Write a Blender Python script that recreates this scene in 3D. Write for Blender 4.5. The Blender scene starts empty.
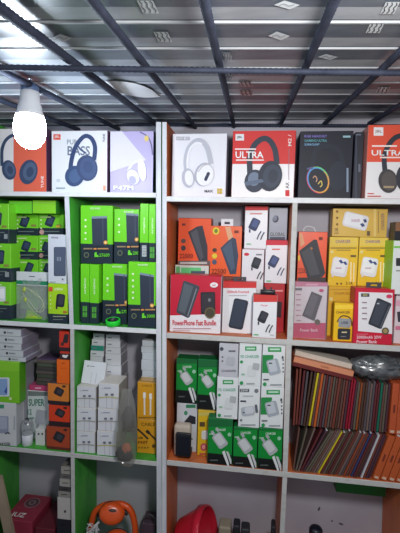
import bpy, bmesh, math, random
from mathutils import Vector, Matrix, noise
random.seed(7)
S = bpy.context.scene
COL = S.collection
# ------------------------------------------------------------------ camera
F = 400.0
CAM = Vector((0.0, -1.46, 1.60))
def c2(v): return Vector((v[0], v[1], -v[2]))          # right, up, forward -> right, up, back
Yc = Vector((0.1375, 0.071, 1.0)).normalized()
Xc = Vector((1.0, -0.034, -(0.1375 - 0.034*0.071)))
Xc = (Xc - Yc*Xc.dot(Yc)).normalized()
Xr, Yr = c2(Xc), c2(Yc)
Zr = Xr.cross(Yr)
RIGHT = Vector((Xr.x, Yr.x, Zr.x)); UP = Vector((Xr.y, Yr.y, Zr.y)); BACK = Vector((Xr.z, Yr.z, Zr.z)); FWD = -BACK
def ray(px, py): return RIGHT*((px-200)/F) + UP*((266.5-py)/F) + FWD
def P(px, py, y=0.0):
    d = ray(px, py); return CAM + d*((y-CAM.y)/d.y)
def pix(v):
    w = v-CAM; f = w.dot(FWD); return 200+F*w.dot(RIGHT)/f, 266.5-F*w.dot(UP)/f
cd = bpy.data.cameras.new('camera'); cam = bpy.data.objects.new('camera', cd); COL.objects.link(cam)
cd.sensor_fit = 'VERTICAL'; cd.sensor_height = 36.0; cd.lens = 36.0*F/533.0; cd.clip_start = 0.01
cam.matrix_world = Matrix(((RIGHT.x, UP.x, BACK.x, CAM.x), (RIGHT.y, UP.y, BACK.y, CAM.y), (RIGHT.z, UP.z, BACK.z, CAM.z), (0,0,0,1)))
S.camera = cam
# ------------------------------------------------------------------ materials
def lin(c): return tuple(((v/255)/12.92 if v/255 <= .04045 else ((v/255+.055)/1.055)**2.4) for v in c)
_m = {}
def M(c, rough=.45, metal=0.0, spec=.5):
    k = (tuple(c), rough, metal, spec)
    if k not in _m:
        m = bpy.data.materials.new('m_%d_%d_%d' % tuple(c)); m.use_nodes = True
        b = m.node_tree.nodes['Principled BSDF']
        b.inputs['Base Color'].default_value = (*lin(c), 1); b.inputs['Roughness'].default_value = rough
        b.inputs['Metallic'].default_value = metal; b.inputs['Specular IOR Level'].default_value = spec
        _m[k] = m
    return _m[k]
def noisy(name, c1, c2_, scale=(8,8,8), rough=.6, lo=.4, hi=.65, detail=6, bump=0.0, metal=0.0):
    m = bpy.data.materials.new(name); m.use_nodes = True; nt = m.node_tree; b = nt.nodes['Principled BSDF']
    tc = nt.nodes.new('ShaderNodeTexCoord'); mp = nt.nodes.new('ShaderNodeMapping'); mp.inputs['Scale'].default_value = scale
    n = nt.nodes.new('ShaderNodeTexNoise'); n.inputs['Scale'].default_value = 1.0; n.inputs['Detail'].default_value = detail
    r = nt.nodes.new('ShaderNodeValToRGB'); r.color_ramp.elements[0].position = lo; r.color_ramp.elements[1].position = hi
    r.color_ramp.elements[0].color = (*lin(c1),1); r.color_ramp.elements[1].color = (*lin(c2_),1)
    nt.links.new(tc.outputs['Object'], mp.inputs['Vector']); nt.links.new(mp.outputs['Vector'], n.inputs['Vector'])
    nt.links.new(n.outputs['Fac'], r.inputs['Fac']); nt.links.new(r.outputs['Color'], b.inputs['Base Color'])
    b.inputs['Roughness'].default_value = rough; b.inputs['Metallic'].default_value = metal
    if bump:
        bp = nt.nodes.new('ShaderNodeBump'); bp.inputs['Strength'].default_value = bump; bp.inputs['Distance'].default_value = .01
        nt.links.new(n.outputs['Fac'], bp.inputs['Height']); nt.links.new(bp.outputs['Normal'], b.inputs['Normal'])
    return m
def film(name, tint, gloss=.12, body=.10, rough=.12):
    m = bpy.data.materials.new(name); m.use_nodes = True; nt = m.node_tree
    for n in list(nt.nodes): nt.nodes.remove(n)
    out = nt.nodes.new('ShaderNodeOutputMaterial'); tr = nt.nodes.new('ShaderNodeBsdfTransparent'); tr.inputs['Color'].default_value = (.93,.94,.94,1)
    gl = nt.nodes.new('ShaderNodeBsdfGlossy'); gl.inputs['Roughness'].default_value = rough
    df = nt.nodes.new('ShaderNodeBsdfDiffuse'); df.inputs['Color'].default_value = (*lin(tint),1)
    a = nt.nodes.new('ShaderNodeMixShader'); a.inputs[0].default_value = body
    b = nt.nodes.new('ShaderNodeMixShader'); b.inputs[0].default_value = gloss
    nt.links.new(tr.outputs[0], a.inputs[1]); nt.links.new(df.outputs[0], a.inputs[2])
    nt.links.new(a.outputs[0], b.inputs[1]); nt.links.new(gl.outputs[0], b.inputs[2]); nt.links.new(b.outputs[0], out.inputs[0])
    return m
def emis(name, c, s):
    m = bpy.data.materials.new(name); m.use_nodes = True; b = m.node_tree.nodes['Principled BSDF']
    b.inputs['Base Color'].default_value = (.9,.9,.9,1); b.inputs['Emission Color'].default_value = (*c,1); b.inputs['Emission Strength'].default_value = s
    return m
WHITE=(236,238,240); OFF=(214,216,218); BLK=(22,24,28); NAVY=(38,50,72); GRN=(112,208,38); DGR=(34,48,60); RED=(206,36,48); ORG=(226,84,34)
YEL=(240,196,28); GREY=(150,152,160); LGREY=(196,200,206); GREEN2=(20,138,52); PINK=(226,110,140); GOLD=(150,120,60); TEXTG=(110,114,124)
# ------------------------------------------------------------------ objects
def tag(o, label=None, cat=None, group=None, kind=None):
    if label: o['label'] = label
    if cat: o['category'] = cat
    if group: o['group'] = group
    if kind: o['kind'] = kind
    return o
def empty(name, loc, label, cat, group=None, rot=None):
    o = bpy.data.objects.new(name, None); o.empty_display_size = .02; COL.objects.link(o); o.location = loc
    if rot: o.rotation_euler = rot
    return tag(o, label, cat, group)
class MB:
    def __init__(s): s.v=[]; s.f=[]; s.m=[]; s.mats=[]
    def mi(s, m):
        if m not in s.mats: s.mats.append(m)
        return s.mats.index(m)
    def face(s, pts, m):
        i = len(s.v); s.v += [Vector(p) for p in pts]; s.f.append(list(range(i, i+len(pts)))); s.m.append(s.mi(m))
    def add(s, verts, faces, m):
        i = len(s.v); s.v += [Vector(p) for p in verts]; k = s.mi(m)
        for f in faces: s.f.append([a+i for a in f]); s.m.append(k)
    def bm(s, b, m):
        b.verts.ensure_lookup_table(); s.add([v.co.copy() for v in b.verts], [[v.index for v in f.verts] for f in b.faces], m); b.free()
    def build(s, name, origin=(0,0,0), parent=None, smooth=False, loc=None):
        me = bpy.data.meshes.new(name); o0 = Vector(origin)
        me.from_pydata([p-o0 for p in s.v], [], s.f)
        for m in s.mats: me.materials.append(m)
        me.polygons.foreach_set('material_index', s.m)
        if smooth:
            me.polygons.foreach_set('use_smooth', [True]*len(s.f))
        me.update(); o = bpy.data.objects.new(name, me); COL.objects.link(o)
        if parent: o.parent = parent
        else: o.location = loc if loc is not None else o0
        return o
def box_bm(x0,x1,y0,y1,z0,z1,bev=.0015,seg=1):
    b = bmesh.new(); bmesh.ops.create_cube(b, size=1)
    for v in b.verts: v.co = Vector((x0+(v.co.x+.5)*(x1-x0), y0+(v.co.y+.5)*(y1-y0), z0+(v.co.z+.5)*(z1-z0)))
    if bev: bmesh.ops.bevel(b, geom=list(b.edges), offset=bev, segments=seg, affect='EDGES', profile=.5)
    b.normal_update(); b.verts.index_update(); return b
def tube_mb(mb, pts, r, m, n=8, closed=False):
    pts=[Vector(p) for p in pts]; N=len(pts); base=len(mb.v); k=mb.mi(m); prev=None
    for i,p in enumerate(pts):
        t=(pts[(i+1)%N]-pts[i-1]) if (closed or 0<i<N-1) else (pts[1]-pts[0] if i==0 else pts[-1]-pts[-2])
        t.normalize()
        a = prev if prev is not None else (Vector((0,0,1)) if abs(t.z)<.9 else Vector((1,0,0)))
        u=(a-t*a.dot(t)).normalized(); w=t.cross(u); prev=u
        rr = r[i] if isinstance(r,(list,tuple)) else r
        for j in range(n):
            an=2*math.pi*j/n; mb.v.append(p+u*(math.cos(an)*rr)+w*(math.sin(an)*rr))
    for i in range(N if closed else N-1):
        for j in range(n):
            mb.f.append([base+i*n+j, base+i*n+(j+1)%n, base+((i+1)%N)*n+(j+1)%n, base+((i+1)%N)*n+j]); mb.m.append(k)
    if not closed:
        mb.f.append([base+j for j in reversed(range(n))]); mb.m.append(k)
        mb.f.append([base+(N-1)*n+j for j in range(n)]); mb.m.append(k)
def lathe_mb(mb, prof, m, n=24, mat=Matrix.Identity(4)):
    base=len(mb.v); k=mb.mi(m); L=len(prof)
    for r,z in prof:
        for j in range(n):
            a=2*math.pi*j/n; mb.v.append(mat @ Vector((r*math.cos(a), r*math.sin(a), z)))
    for i in range(L-1):
        for j in range(n):
            mb.f.append([base+i*n+j, base+i*n+(j+1)%n, base+(i+1)*n+(j+1)%n, base+(i+1)*n+j]); mb.m.append(k)
def smooth_pts(pts, n=6, closed=False):
    pts=[Vector((*p,0)) if len(p)==2 else Vector(p) for p in pts]; out=[]; N=len(pts)
    for i in range(N if closed else N-1):
        p0=pts[i-1] if (closed or i>0) else pts[0]; p1=pts[i]; p2=pts[(i+1)%N]; p3=pts[(i+2)%N] if (closed or i+2<N) else pts[-1]
        for k in range(n):
            t=k/n; out.append(.5*((2*p1)+(p2-p0)*t+(2*p0-5*p1+4*p2-p3)*t*t+(3*p1-p0-3*p2+p3)*t**3))
    if not closed: out.append(pts[-1])
    return out
# ------------------------------------------------------------------ printing on a carton's face (photo coordinates unprojected on that face)
_txt = {}
def text_mesh(s, bold=True):
    if s not in _txt:
        cu = bpy.data.curves.new('t','FONT'); cu.body = s; cu.size = 1; cu.offset = .018 if bold else 0; cu.resolution_u = 2
        o = bpy.data.objects.new('t', cu); COL.objects.link(o)
        dg = bpy.context.evaluated_depsgraph_get(); dg.update(); me = o.evaluated_get(dg).to_mesh()
        vs=[(v.co.x, v.co.y) for v in me.vertices]; fs=[list(p.vertices) for p in me.polygons]
        x0=min(v[0] for v in vs); x1=max(v[0] for v in vs); y0=min(v[1] for v in vs); y1=max(v[1] for v in vs)
        _txt[s]=([((a-x0)/(x1-x0),(b-y0)/(y1-y0)) for a,b in vs], fs)
        o.to_mesh_clear(); bpy.data.objects.remove(o); bpy.data.curves.remove(cu)
    return _txt[s]
def rot2(pts, c, a):
    ca,sa=math.cos(a),math.sin(a); return [(c[0]+(x-c[0])*ca-(y-c[1])*sa, c[1]+(x-c[0])*sa+(y-c[1])*ca) for x,y in pts]
def ell(cx,cy,rx,ry,deg=0,n=22):
    return rot2([(cx+rx*math.cos(2*math.pi*i/n), cy+ry*math.sin(2*math.pi*i/n)) for i in range(n)], (cx,cy), math.radians(deg))
def rrect(cx,cy,w,h,deg=0,r=1.0):
    p=[]
    for sx,sy,a0 in ((1,-1,-90),(1,1,0),(-1,1,90),(-1,-1,180)):
        for k in range(4):
            a=math.radians(a0+k*30); p.append((cx+sx*(w/2-r)+r*math.cos(a), cy+sy*(h/2-r)+r*math.sin(a)))
    return rot2(p,(cx,cy),math.radians(deg))
def Q(pts,c): return ('q',pts,c)
def E(cx,cy,rx,ry,c,deg=0): return ('q',ell(cx,cy,rx,ry,deg),c)
def R(x0,y0,x1,y1,c): return ('q',[(x0,y0),(x1,y0),(x1,y1),(x0,y1)],c)
def RR(cx,cy,w,h,c,deg=0,r=1): return ('q',rrect(cx,cy,w,h,deg,r),c)
def ST(pts,w,c): return ('s',pts,w,c)
def T(s,x0,y0,x1,y1,c,turn=0): return ('t',s,x0,y0,x1,y1,c,turn)
def ribbon(pts, w):
    sp=smooth_pts(pts,5); out=[]
    L=[];Rr=[]
    for i,p in enumerate(sp):
        t=(sp[min(i+1,len(sp)-1)]-sp[max(i-1,0)]).normalized(); nrm=Vector((-t.y,t.x,0))
        L.append(p+nrm*w/2); Rr.append(p-nrm*w/2)
    for i in range(len(sp)-1): out.append([L[i][:2],L[i+1][:2],Rr[i+1][:2],Rr[i][:2]])
    return out
def prints(pr, y, origin, parent, clip=None):
    lay=1
    def pp(p):
        w=P(p[0],p[1],y-.0005*min(lay,9)-.0001*max(0,lay-9))
        if clip: w.x=min(max(w.x,clip[0]),clip[1]); w.z=min(max(w.z,clip[2]),clip[3])
        return w
    items=[]
    for s in pr:
        if s[0]=='q': polys=[s[1]]; c=s[2]
        elif s[0]=='s': polys=[[tuple(p) for p in q] for q in ribbon(s[1],s[2])]; c=s[3]
        else:
            _,tx,x0,y0,x1,y1,c,turn=s; vs,fs=text_mesh(tx); vv=[]
            for a,b in vs:
                if turn==1: q=(x0+(x1-x0)*(1-b), y1-(y1-y0)*a)
                else: q=(x0+(x1-x0)*a, y1-(y1-y0)*b)
                vv.append(pp(q))
            let=MB(); let.add(vv,fs,M(c,.4)); let.build('lettering',origin,parent); lay+=1; continue
        xs=[p[0] for q in polys for p in q]; ys=[p[1] for q in polys for p in q]
        items.append(([min(xs),min(ys),max(xs),max(ys)],[([pp(p) for p in q],M(c,.6)) for q in polys])); lay+=1
    # pictures that overlap belong together; small separate marks are one printed pattern
    cl=[]
    for bb,fc in items:
        bb=list(bb); fc=list(fc); keep=[]
        for b2,f2 in cl:
            if bb[0]<b2[2]+.3 and b2[0]<bb[2]+.3 and bb[1]<b2[3]+.3 and b2[1]<bb[3]+.3:
                bb=[min(bb[0],b2[0]),min(bb[1],b2[1]),max(bb[2],b2[2]),max(bb[3],b2[3])]; fc=f2+fc
            else: keep.append((b2,f2))
        keep.append((bb,fc)); cl=keep
    small=MB()
    for bb,fc in cl:
        if (bb[2]-bb[0])*(bb[3]-bb[1])>9:
            m=MB()
            for q,mm in fc: m.face(q,mm)
            m.build('product_picture',origin,parent)
        else:
            for q,mm in fc: small.face(q,mm)
    if small.f: small.build('printed_pattern',origin,parent)
def bx(name,cat,label,rect,y,d,base,body,segs=(),side=None,top=None,pr=(),group=None,tab=None,rough=.4,wx=None):
    x0,y0,x1,y1=rect; ym=(y0+y1)/2; xm=(x0+x1)/2
    xl=P(x0,ym,y).x; xr=P(x1,ym,y).x; zt=P(xm,y0,y).z; zb=base+.0005 if base is not None else P(xm,y1,y).z
    org=Vector(((xl+xr)/2, y+d/2, zb))
    b=box_bm(xl,xr,y,y+d,zb,zt)
    zs=[(P(xm,s[0],y).z, s[1]) for s in segs]
    for z,_ in zs:
        bmesh.ops.bisect_plane(b,geom=list(b.verts)+list(b.edges)+list(b.faces),plane_co=(0,0,z),plane_no=(0,0,1),dist=1e-6)
    b.normal_update(); b.verts.index_update()
    mb=MB(); mb.v=[v.co.copy() for v in b.verts]
    for f in b.faces:
        z=f.calc_center_median().z; c=body
        for zz,cc in zs:
            if z<zz: c=cc
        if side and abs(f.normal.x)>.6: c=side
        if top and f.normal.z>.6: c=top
        mb.f.append([v.index for v in f.verts]); mb.m.append(mb.mi(M(c,rough)))
    b.free()
    if pr or tab:
        root=empty(name,org,label,cat,group); mb.build('carton',org,root)
        prints(pr,y,org,root,(xl+.001,xr-.001,zb+.001,zt-.001))
        if tab:
            tx0,ty0,tx1,ty1,tc=tab; yy=y+d*.4; t=MB(); a=P(tx0,ty1,yy); e=P(tx1,ty0,yy); za=zt-.001; zc=max(e.z,zt+.006); w=e.x-a.x
            t.bm(box_bm(a.x,a.x+w*.28,yy,yy+.001,za,zc,0),M(tc)); t.bm(box_bm(e.x-w*.28,e.x,yy,yy+.001,za,zc,0),M(tc))
            t.bm(box_bm(a.x+w*.28,e.x-w*.28,yy,yy+.001,za+(zc-za)*.62,zc,0),M(tc)); t.bm(box_bm(a.x+w*.28,e.x-w*.28,yy,yy+.001,za,za+(zc-za)*.3,0),M(tc))
            t.build('hang_tab',org,root)
    else:
        o=mb.build(name,org); tag(o,label,cat,group)
    return zt
# ------------------------------------------------------------------ room
WY=.235
wallm=noisy('wall_paint',(176,174,186),(196,195,204),(3,3,3),.85,.35,.7)
m=MB(); m.face([(-2.2,WY,0),(1.8,WY,0),(1.8,WY,2.6),(-2.2,WY,2.6)],wallm)
m.face([(-2.2,WY+.1,0),(-2.2,WY+.1,2.6),(1.8,WY+.1,2.6),(1.8,WY+.1,0)],wallm)
m.face([(-2.2,WY,2.6),(1.8,WY,2.6),(1.8,WY+.1,2.6),(-2.2,WY+.1,2.6)],wallm)
m.face([(-2.2,WY,0),(-2.2,WY,2.6),(-2.2,WY+.1,2.6),(-2.2,WY+.1,0)],wallm); m.face([(1.8,WY,0),(1.8,WY+.1,0),(1.8,WY+.1,2.6),(1.8,WY,2.6)],wallm)
# flaking marks on the plaster low on the wall
for px,py,rx,ry in ((319,509,1.2,2.2),(332,521,1.2,.8),(341,524,2.6,1),(386,519,2,1.2),(300,470,1,1)):
    m.face([P(a,b,WY-.0006) for a,b in ell(px,py,rx,ry,20,10)],M((92,88,96),.9))
w=m.build('wall_back'); w['kind']='structure'
m=MB(); m.face([(-2.2,-3,0),(1.8,-3,0),(1.8,WY,0),(-2.2,WY,0)],noisy('concrete',(96,92,88),(128,122,116),(4,4,4),.9)); fl=m.build('floor'); fl['kind']='structure'
# roof sheet: ribs run along camera-right, sheet falls towards the viewer
D1=(RIGHT*.125+UP*.18+FWD).normalized()
def RF(px,py,off=0.0):
    d=ray(px,py); t=(.30-off)/(((266.5-py)/F)-.18); return CAM+d*t
RN=RIGHT.cross(D1).normalized()
if RN.z>0: RN=-RN                       # downwards
def sheetmat(name,c,c2_):
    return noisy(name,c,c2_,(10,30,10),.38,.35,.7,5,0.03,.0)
RD=sheetmat('roof_slate',(78,86,98),(96,104,114)); RL=sheetmat('roof_pale',(142,148,156),(162,167,172)); RW=sheetmat('roof_rib_highlight',(176,182,188),(192,196,200)); RK=sheetmat('roof_crease_shade',(74,80,90),(88,94,104))  # rib tone holds a painted highlight, crease tone painted shade
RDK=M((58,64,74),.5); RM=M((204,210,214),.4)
roof=MB()
def rp(u,f,off=0): # u along right, f forward distance
    return CAM+RIGHT*u+FWD*f+UP*(.18*f+.30)+RN*off
f0=.45-.125*2; f=f0-.01
U0,U1=-1.9,1.7
edges=[]
while f<2.35:
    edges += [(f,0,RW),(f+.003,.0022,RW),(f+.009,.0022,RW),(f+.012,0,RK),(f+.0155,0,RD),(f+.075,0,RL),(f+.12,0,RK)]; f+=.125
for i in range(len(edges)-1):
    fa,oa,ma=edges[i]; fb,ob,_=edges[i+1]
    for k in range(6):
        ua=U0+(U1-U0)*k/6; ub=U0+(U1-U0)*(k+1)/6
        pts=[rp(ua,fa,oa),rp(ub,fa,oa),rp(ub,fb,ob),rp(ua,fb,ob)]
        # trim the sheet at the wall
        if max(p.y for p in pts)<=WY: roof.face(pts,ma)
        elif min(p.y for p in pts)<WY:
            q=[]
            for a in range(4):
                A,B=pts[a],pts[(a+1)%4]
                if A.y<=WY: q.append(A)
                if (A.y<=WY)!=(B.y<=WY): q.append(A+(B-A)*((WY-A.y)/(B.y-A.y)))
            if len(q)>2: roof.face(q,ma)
def motif(px,py,w,h,kind,c=RM):
    q=[RF(px-w/2-h*.25,py-h/2,.002),RF(px+w/2-h*.25,py-h/2,.002),RF(px+w/2+h*.25,py+h/2,.002),RF(px-w/2+h*.25,py+h/2,.002)]
    if px>255: q=[RF(px-w/2+h*.25,py-h/2,.002),RF(px+w/2+h*.25,py-h/2,.002),RF(px+w/2-h*.25,py+h/2,.002),RF(px-w/2-h*.25,py+h/2,.002)]
    if kind=='wave':
        roof.face(q,c)
        for k in range(3):
            s=-.25 if px>255 else .25
            pts=[(px-w/2+w*(k+.5)/3+s*h*(2*t-1)+(.8 if i%2 else -.8), py-h/2+h*t) for i,t in enumerate((.05,.25,.5,.75,.95))]
            for r in ribbon(pts,.9): roof.face([RF(a,b,.003) for a,b in r],RDK)
    else:
        roof.face([RF(px-w/2,py,.002),RF(px-w*.1,py-h/2,.002),RF(px+w/2,py,.002),RF(px+w*.1,py+h/2,.002)],c)
        for r in ribbon([(px-w*.3,py+.6),(px-w*.1,py-1),(px+w*.08,py+1),(px+w*.3,py-.6)],.7): roof.face([RF(a,b,.003) for a,b in r],RL)
motif(148,7,16,13,'wave'); motif(163,37,14,10,'wave'); motif(287,5,26,9,'d'); motif(279,36,22,9,'d'); motif(328,57,20,6,'d')
motif(390,8,14,12,'wave'); motif(375,28,14,10,'wave'); motif(228,57,8,9,'wave'); motif(62,38,20,8,'d'); motif(228,76,8,5,'wave')
pinkm=M((176,150,152),.4,.2)
motif(246,84,12,5,'wave',pinkm); motif(246,93,12,5,'wave',pinkm); motif(383,90,12,6,'wave')
r_=roof.build('ceiling'); r_['kind']='structure'
# curled flap of sheet, its white standing for light through the roof gap
m=MB(); flapm=noisy('flap_gap_light',(226,228,230),(240,240,240),(6,6,6),.4)
top=smooth_pts([(100,82,0),(115,81,0),(135,83.5,0),(150,89,0),(160,97,0)],5); bot=smooth_pts([(100,82,0),(112,90,0),(128,95,0),(144,97.5,0),(160,97,0)],5)
N=len(top)
for i in range(N-1):
    for o,kk in ((.0070,0),(.0078,1)):
        q=[RF(top[i].x,top[i].y,.004),RF(top[i+1].x,top[i+1].y,.004),RF(bot[i+1].x,bot[i+1].y,o),RF(bot[i].x,bot[i].y,o)]
        m.face(q if kk else q[::-1],flapm)
o=m.build('metal_flap',RF(130,90,.01)); tag(o,'curled flap of metal sheet, white as a light gap, on the ceiling right of the bulb','metal flap')
# steel reinforcing bars under the sheet
steel=noisy('bar_steel',(46,52,70),(64,70,88),(30,30,30),.75,.3,.7,4,0,.5)
def rebar(name,A,B,r,label,pitch=.012):
    m=MB(); L=(B-A).length; n=int(L/(pitch/2)); pts=[A+(B-A)*(i/n) for i in range(n+1)]
    tube_mb(m,pts,[r*(1.0 if i%2 else .84) for i in range(n+1)],steel,10)
    o=m.build(name,(A+B)/2,smooth=True); tag(o,label,'steel bar','steel bars under the ceiling sheet')
def bar_to_wall(px,py,off,near):
    A=RF(px,py,off); t=(WY-.004-A.y)/D1.y; return A-D1*near, A+D1*t
LB=[(0,70,'steel bar running back above the light bulb, ending over the leftmost orange headphone box'),
    (0,8,'thick steel bar running back from the top left corner of the ceiling'),
    (92,0,'steel bar running back to the joint between the two shelving units'),
    (204,0,'steel bar running back to above the white headphone box, near the middle of the ceiling'),
    (335,0,'steel bar slanting back to the right end of the ULTRA box in the middle'),
    (400,52,'steel bar slanting back to above the black headset box'),
    (400,105,'short steel bar in the far right corner of the ceiling'),
    (0,100,'faint steel bar low at the far left of the ceiling, behind the bulb')]
for px,py,lb in LB:
    A,B=bar_to_wall(px,py,.019,.35); rebar('reinforcing_bar',A,B,.0085 if py!=8 else .010,lb)
A,B=RF(0,67.5,.036),RF(400,73,.036); dd=(B-A).normalized(); rebar('reinforcing_bar',A-dd*.4,B+dd*.4,.0068,'ribbed steel cross bar spanning the ceiling from left to right')
A,B=P(-30,124,WY-.02),P(430,126,WY-.02); rebar('reinforcing_bar',A,B,.007,'steel cross bar along the top of the back wall behind the boxes')
# ------------------------------------------------------------------ shelving
edgeW=noisy('edge_white',(214,215,217),(228,230,232),(26,26,60),.6,.2,.6)
edgeG=noisy('edge_worn',(180,178,172),(196,196,194),(40,40,60),.7,.2,.5)
postW=noisy('post_white',(188,190,198),(218,220,226),(40,40,6),.6,.25,.6)
woodG=noisy('green_paint',(58,150,52),(78,176,62),(10,10,4),.5); woodO=noisy('orange_wood',(186,96,52),(214,120,70),(10,10,3),.5,.3,.7)
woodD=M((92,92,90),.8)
SH={}
for k,px,py in (('L1',80,192),('L2',80,325),('L3',80,454),('R1',285,197.5),('R2',285,339.5),('R3',285,472)): SH[k]=P(px,py,0).z
SH['L4']=P(110,588,0).z; SH['R4']=P(240,592,0).z
SD=.225
def quadboard(mb,pts_px,th_px,y0,y1,mf,ms,ztop=None,zbot=None):
    # upright board through measured points of its front face: list of (py, xl, xr) from top to bottom
    secs=[]
    for py,xl,xr in pts_px: secs.append((P(xl,py,y0),P(xr,py,y0)))
    if zbot is not None:
        a,b=secs[-2],secs[-1]
        t=(zbot-b[0].z)/(b[0].z-a[0].z)
        secs.append((b[0]+(b[0]-a[0])*t*0+Vector((0,0,zbot-b[0].z)), b[1]+Vector((0,0,zbot-b[1].z))))
    for i in range(len(secs)-1):
        (a,b),(c,d)=secs[i],secs[i+1]; k=Vector((0,y1-y0,0))
        mb.face([a,c,d,b],mf); mb.face([b,d,d+k,b+k],ms); mb.face([a+k,c+k,c,a],ms); mb.face([b+k,d+k,c+k,a+k],ms)
    a,b=secs[0]; mb.face([a,b,b+k,a+k],ms); a,b=secs[-1]; mb.face([a+k,b+k,b,a],ms)
def shelf(root,name,px0,px1,z,th,ytop,mf,ms,lab=None):
    xl=P(px0,ytop,0).x; xr=P(px1,ytop,0).x; b=box_bm(xl,xr,0,SD,z-th,z,.0015); mb=MB(); mb.v=[v.co.copy() for v in b.verts]
    for f in b.faces:
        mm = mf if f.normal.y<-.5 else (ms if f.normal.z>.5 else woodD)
        mb.f.append([v.index for v in f.verts]); mb.m.append(mb.mi(mm))
    b.free(); return mb.build(name,root.location,root)
LU=empty('shelving_unit',(P(80,300,0).x,SD/2,0),'left wooden shelving unit with white front edges and green painted insides','shelving unit')
for z,yt,th,mf in (('L1',192,.018,edgeW),('L2',325,.019,edgeW),('L3',454,.019,edgeG),('L4',588,.02,edgeG)):
    shelf(LU,'shelf',-16,157,SH[z],th,yt,mf,woodG)
m=MB(); quadboard(m,[(122,156,161),(325,156.3,161.3),(533,156.8,161.8)],0,0,SD,postW,woodG,zbot=0); m.build('side_panel',LU.location,LU)
m=MB(); quadboard(m,[(118,-21,-16),(325,-19,-14),(533,-17,-12)],0,0,SD,postW,woodG,zbot=0); m.build('side_panel',LU.location,LU)
m=MB(); quadboard(m,[(194.5,64.4,69),(326,69.6,73.8)],0,.001,SD-.001,postW,woodG); m.build('partition',LU.location,LU)
m=MB(); quadboard(m,[(329,70.2,74.2),(454,70.8,74.6)],0,.001,SD-.001,edgeG,woodG); m.build('partition',LU.location,LU)
m=MB(); quadboard(m,[(457,70.8,74.6),(533,71.6,75.2),(575,72,75.6)],0,.001,SD-.001,edgeG,woodG); m.build('partition',LU.location,LU)
RU=empty('shelving_unit',(P(300,300,0).x,SD/2,0),'right wooden shelving unit with orange brown insides and pale front edges','shelving unit')
for z,yt,th,mf in (('R1',197.5,.019,edgeW),('R2',339.5,.021,edgeG),('R3',472,.021,edgeG),('R4',592,.021,edgeG)):
    shelf(RU,'shelf',166.5,452,SH[z],th,yt,mf,woodO)
m=MB(); quadboard(m,[(122,162.3,166.6),(325,162.2,166.5),(533,162,166.4)],0,0,SD,postW,woodO,zbot=0); m.build('side_panel',RU.location,RU)
m=MB(); quadboard(m,[(112,462,468),(325,456,462),(533,450,456)],0,0,SD,postW,woodO,zbot=0); m.build('side_panel',RU.location,RU)
m=MB(); quadboard(m,[(203,292.6,297.6),(341,287,292.6)],0,.001,SD-.001,edgeG,woodO); m.build('partition',RU.location,RU)
m=MB(); quadboard(m,[(345,286,291.6),(472,282.6,287.6)],0,.001,SD-.001,edgeG,woodO); m.build('partition',RU.location,RU)
m=MB(); quadboard(m,[(477,282.6,287.2),(533,279.7,284.5),(592,277,282)],0,.001,SD-.001,edgeG,woodO); m.build('partition',RU.location,RU)
m=MB(); quadboard(m,[(362,426,431),(487,423,428)],0,.001,SD-.001,edgeG,woodO); m.build('partition',RU.location,RU)
m=MB(); quadboard(m,[(493,404,409),(533,402.5,408),(604,400,406)],0,.001,SD-.001,edgeG,woodO); m.build('partition',RU.location,RU)
a=P(336,490,.19); b=P(386,490,.19); zz=SH['R3']-.0215; zlow=P(360,494.5,.15).z; a=P(336,490,.15); b=P(386,490,.15)
m=MB(); m.bm(box_bm(a.x,b.x,.15,.2,zlow,zz,.001),M((34,120,52))); m.build('cleat',RU.location,RU)['label']='green painted cleat under the shelf'
# ------------------------------------------------------------------ top shelf: headphone boxes
L1,R1=SH['L1'],SH['R1']
BH=(58,74,104); BH2=(84,100,130)
def headphone(band,w,cups,c=BH,c2_=BH2):
    out=[ST(band,w,c)]
    for cx,cy,rx,ry,dg in cups: out+= [E(cx,cy,rx,ry,c,dg), E(cx+rx*.12,cy-ry*.05,rx*.72,ry*.74,c2_,dg), E(cx+rx*.16,cy,rx*.4,ry*.42,c,dg)]
    return out
bx('headphone_box','box','orange and white headphone box behind the glowing bulb at the far left',(-6,128.5,46.5,191),.03,.09,L1,(238,232,232),side=(92,60,90),pr=
 [R(13.5,128,47,192,(236,106,80))]+headphone([(2,166),(2,150),(6,140),(14,135),(22,138),(30,150)],3.2,[(9,170,7,10,-12),(28.5,172,9,12.5,14)])+[T('TUNE',41,176,43.6,188,(250,240,236),1),R(20,130,30,132,(240,150,120))])
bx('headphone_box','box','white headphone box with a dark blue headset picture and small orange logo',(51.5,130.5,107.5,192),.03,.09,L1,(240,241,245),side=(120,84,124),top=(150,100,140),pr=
 [RR(57,137,7.2,5.6,(232,92,72),0,.6),T('JBL',54.4,135.4,59.6,138.4,WHITE),T('PURE',67,139.5,80,144.5,(150,156,170)),T('BASS',67.5,146,90,155.5,(120,128,148)),T('TUNE',102.8,134,105,142,(70,74,92),1)]
 +[ST([(70,176),(71.5,160),(76,146),(84,136.5),(91,138),(95,147),(94,160)],4.2,(52,70,112)),ST([(78,146),(81,150),(86,153)],1.6,(72,90,130))]
 +[E(74.5,176,9.5,10.5,(58,80,122),20),E(75,176,6,7,(74,98,140),20),E(87,168,10.5,13,(60,76,116),-8),E(88,168,8.4,10.6,(70,88,130),-8),E(88,167,5,6,(62,80,122),-8)]
 +[R(56,187.5,65,188.5,(150,160,180)),R(56.5,179,60,182,(214,218,226)),R(103,185.5,105.5,190.5,(236,170,140))])
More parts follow.
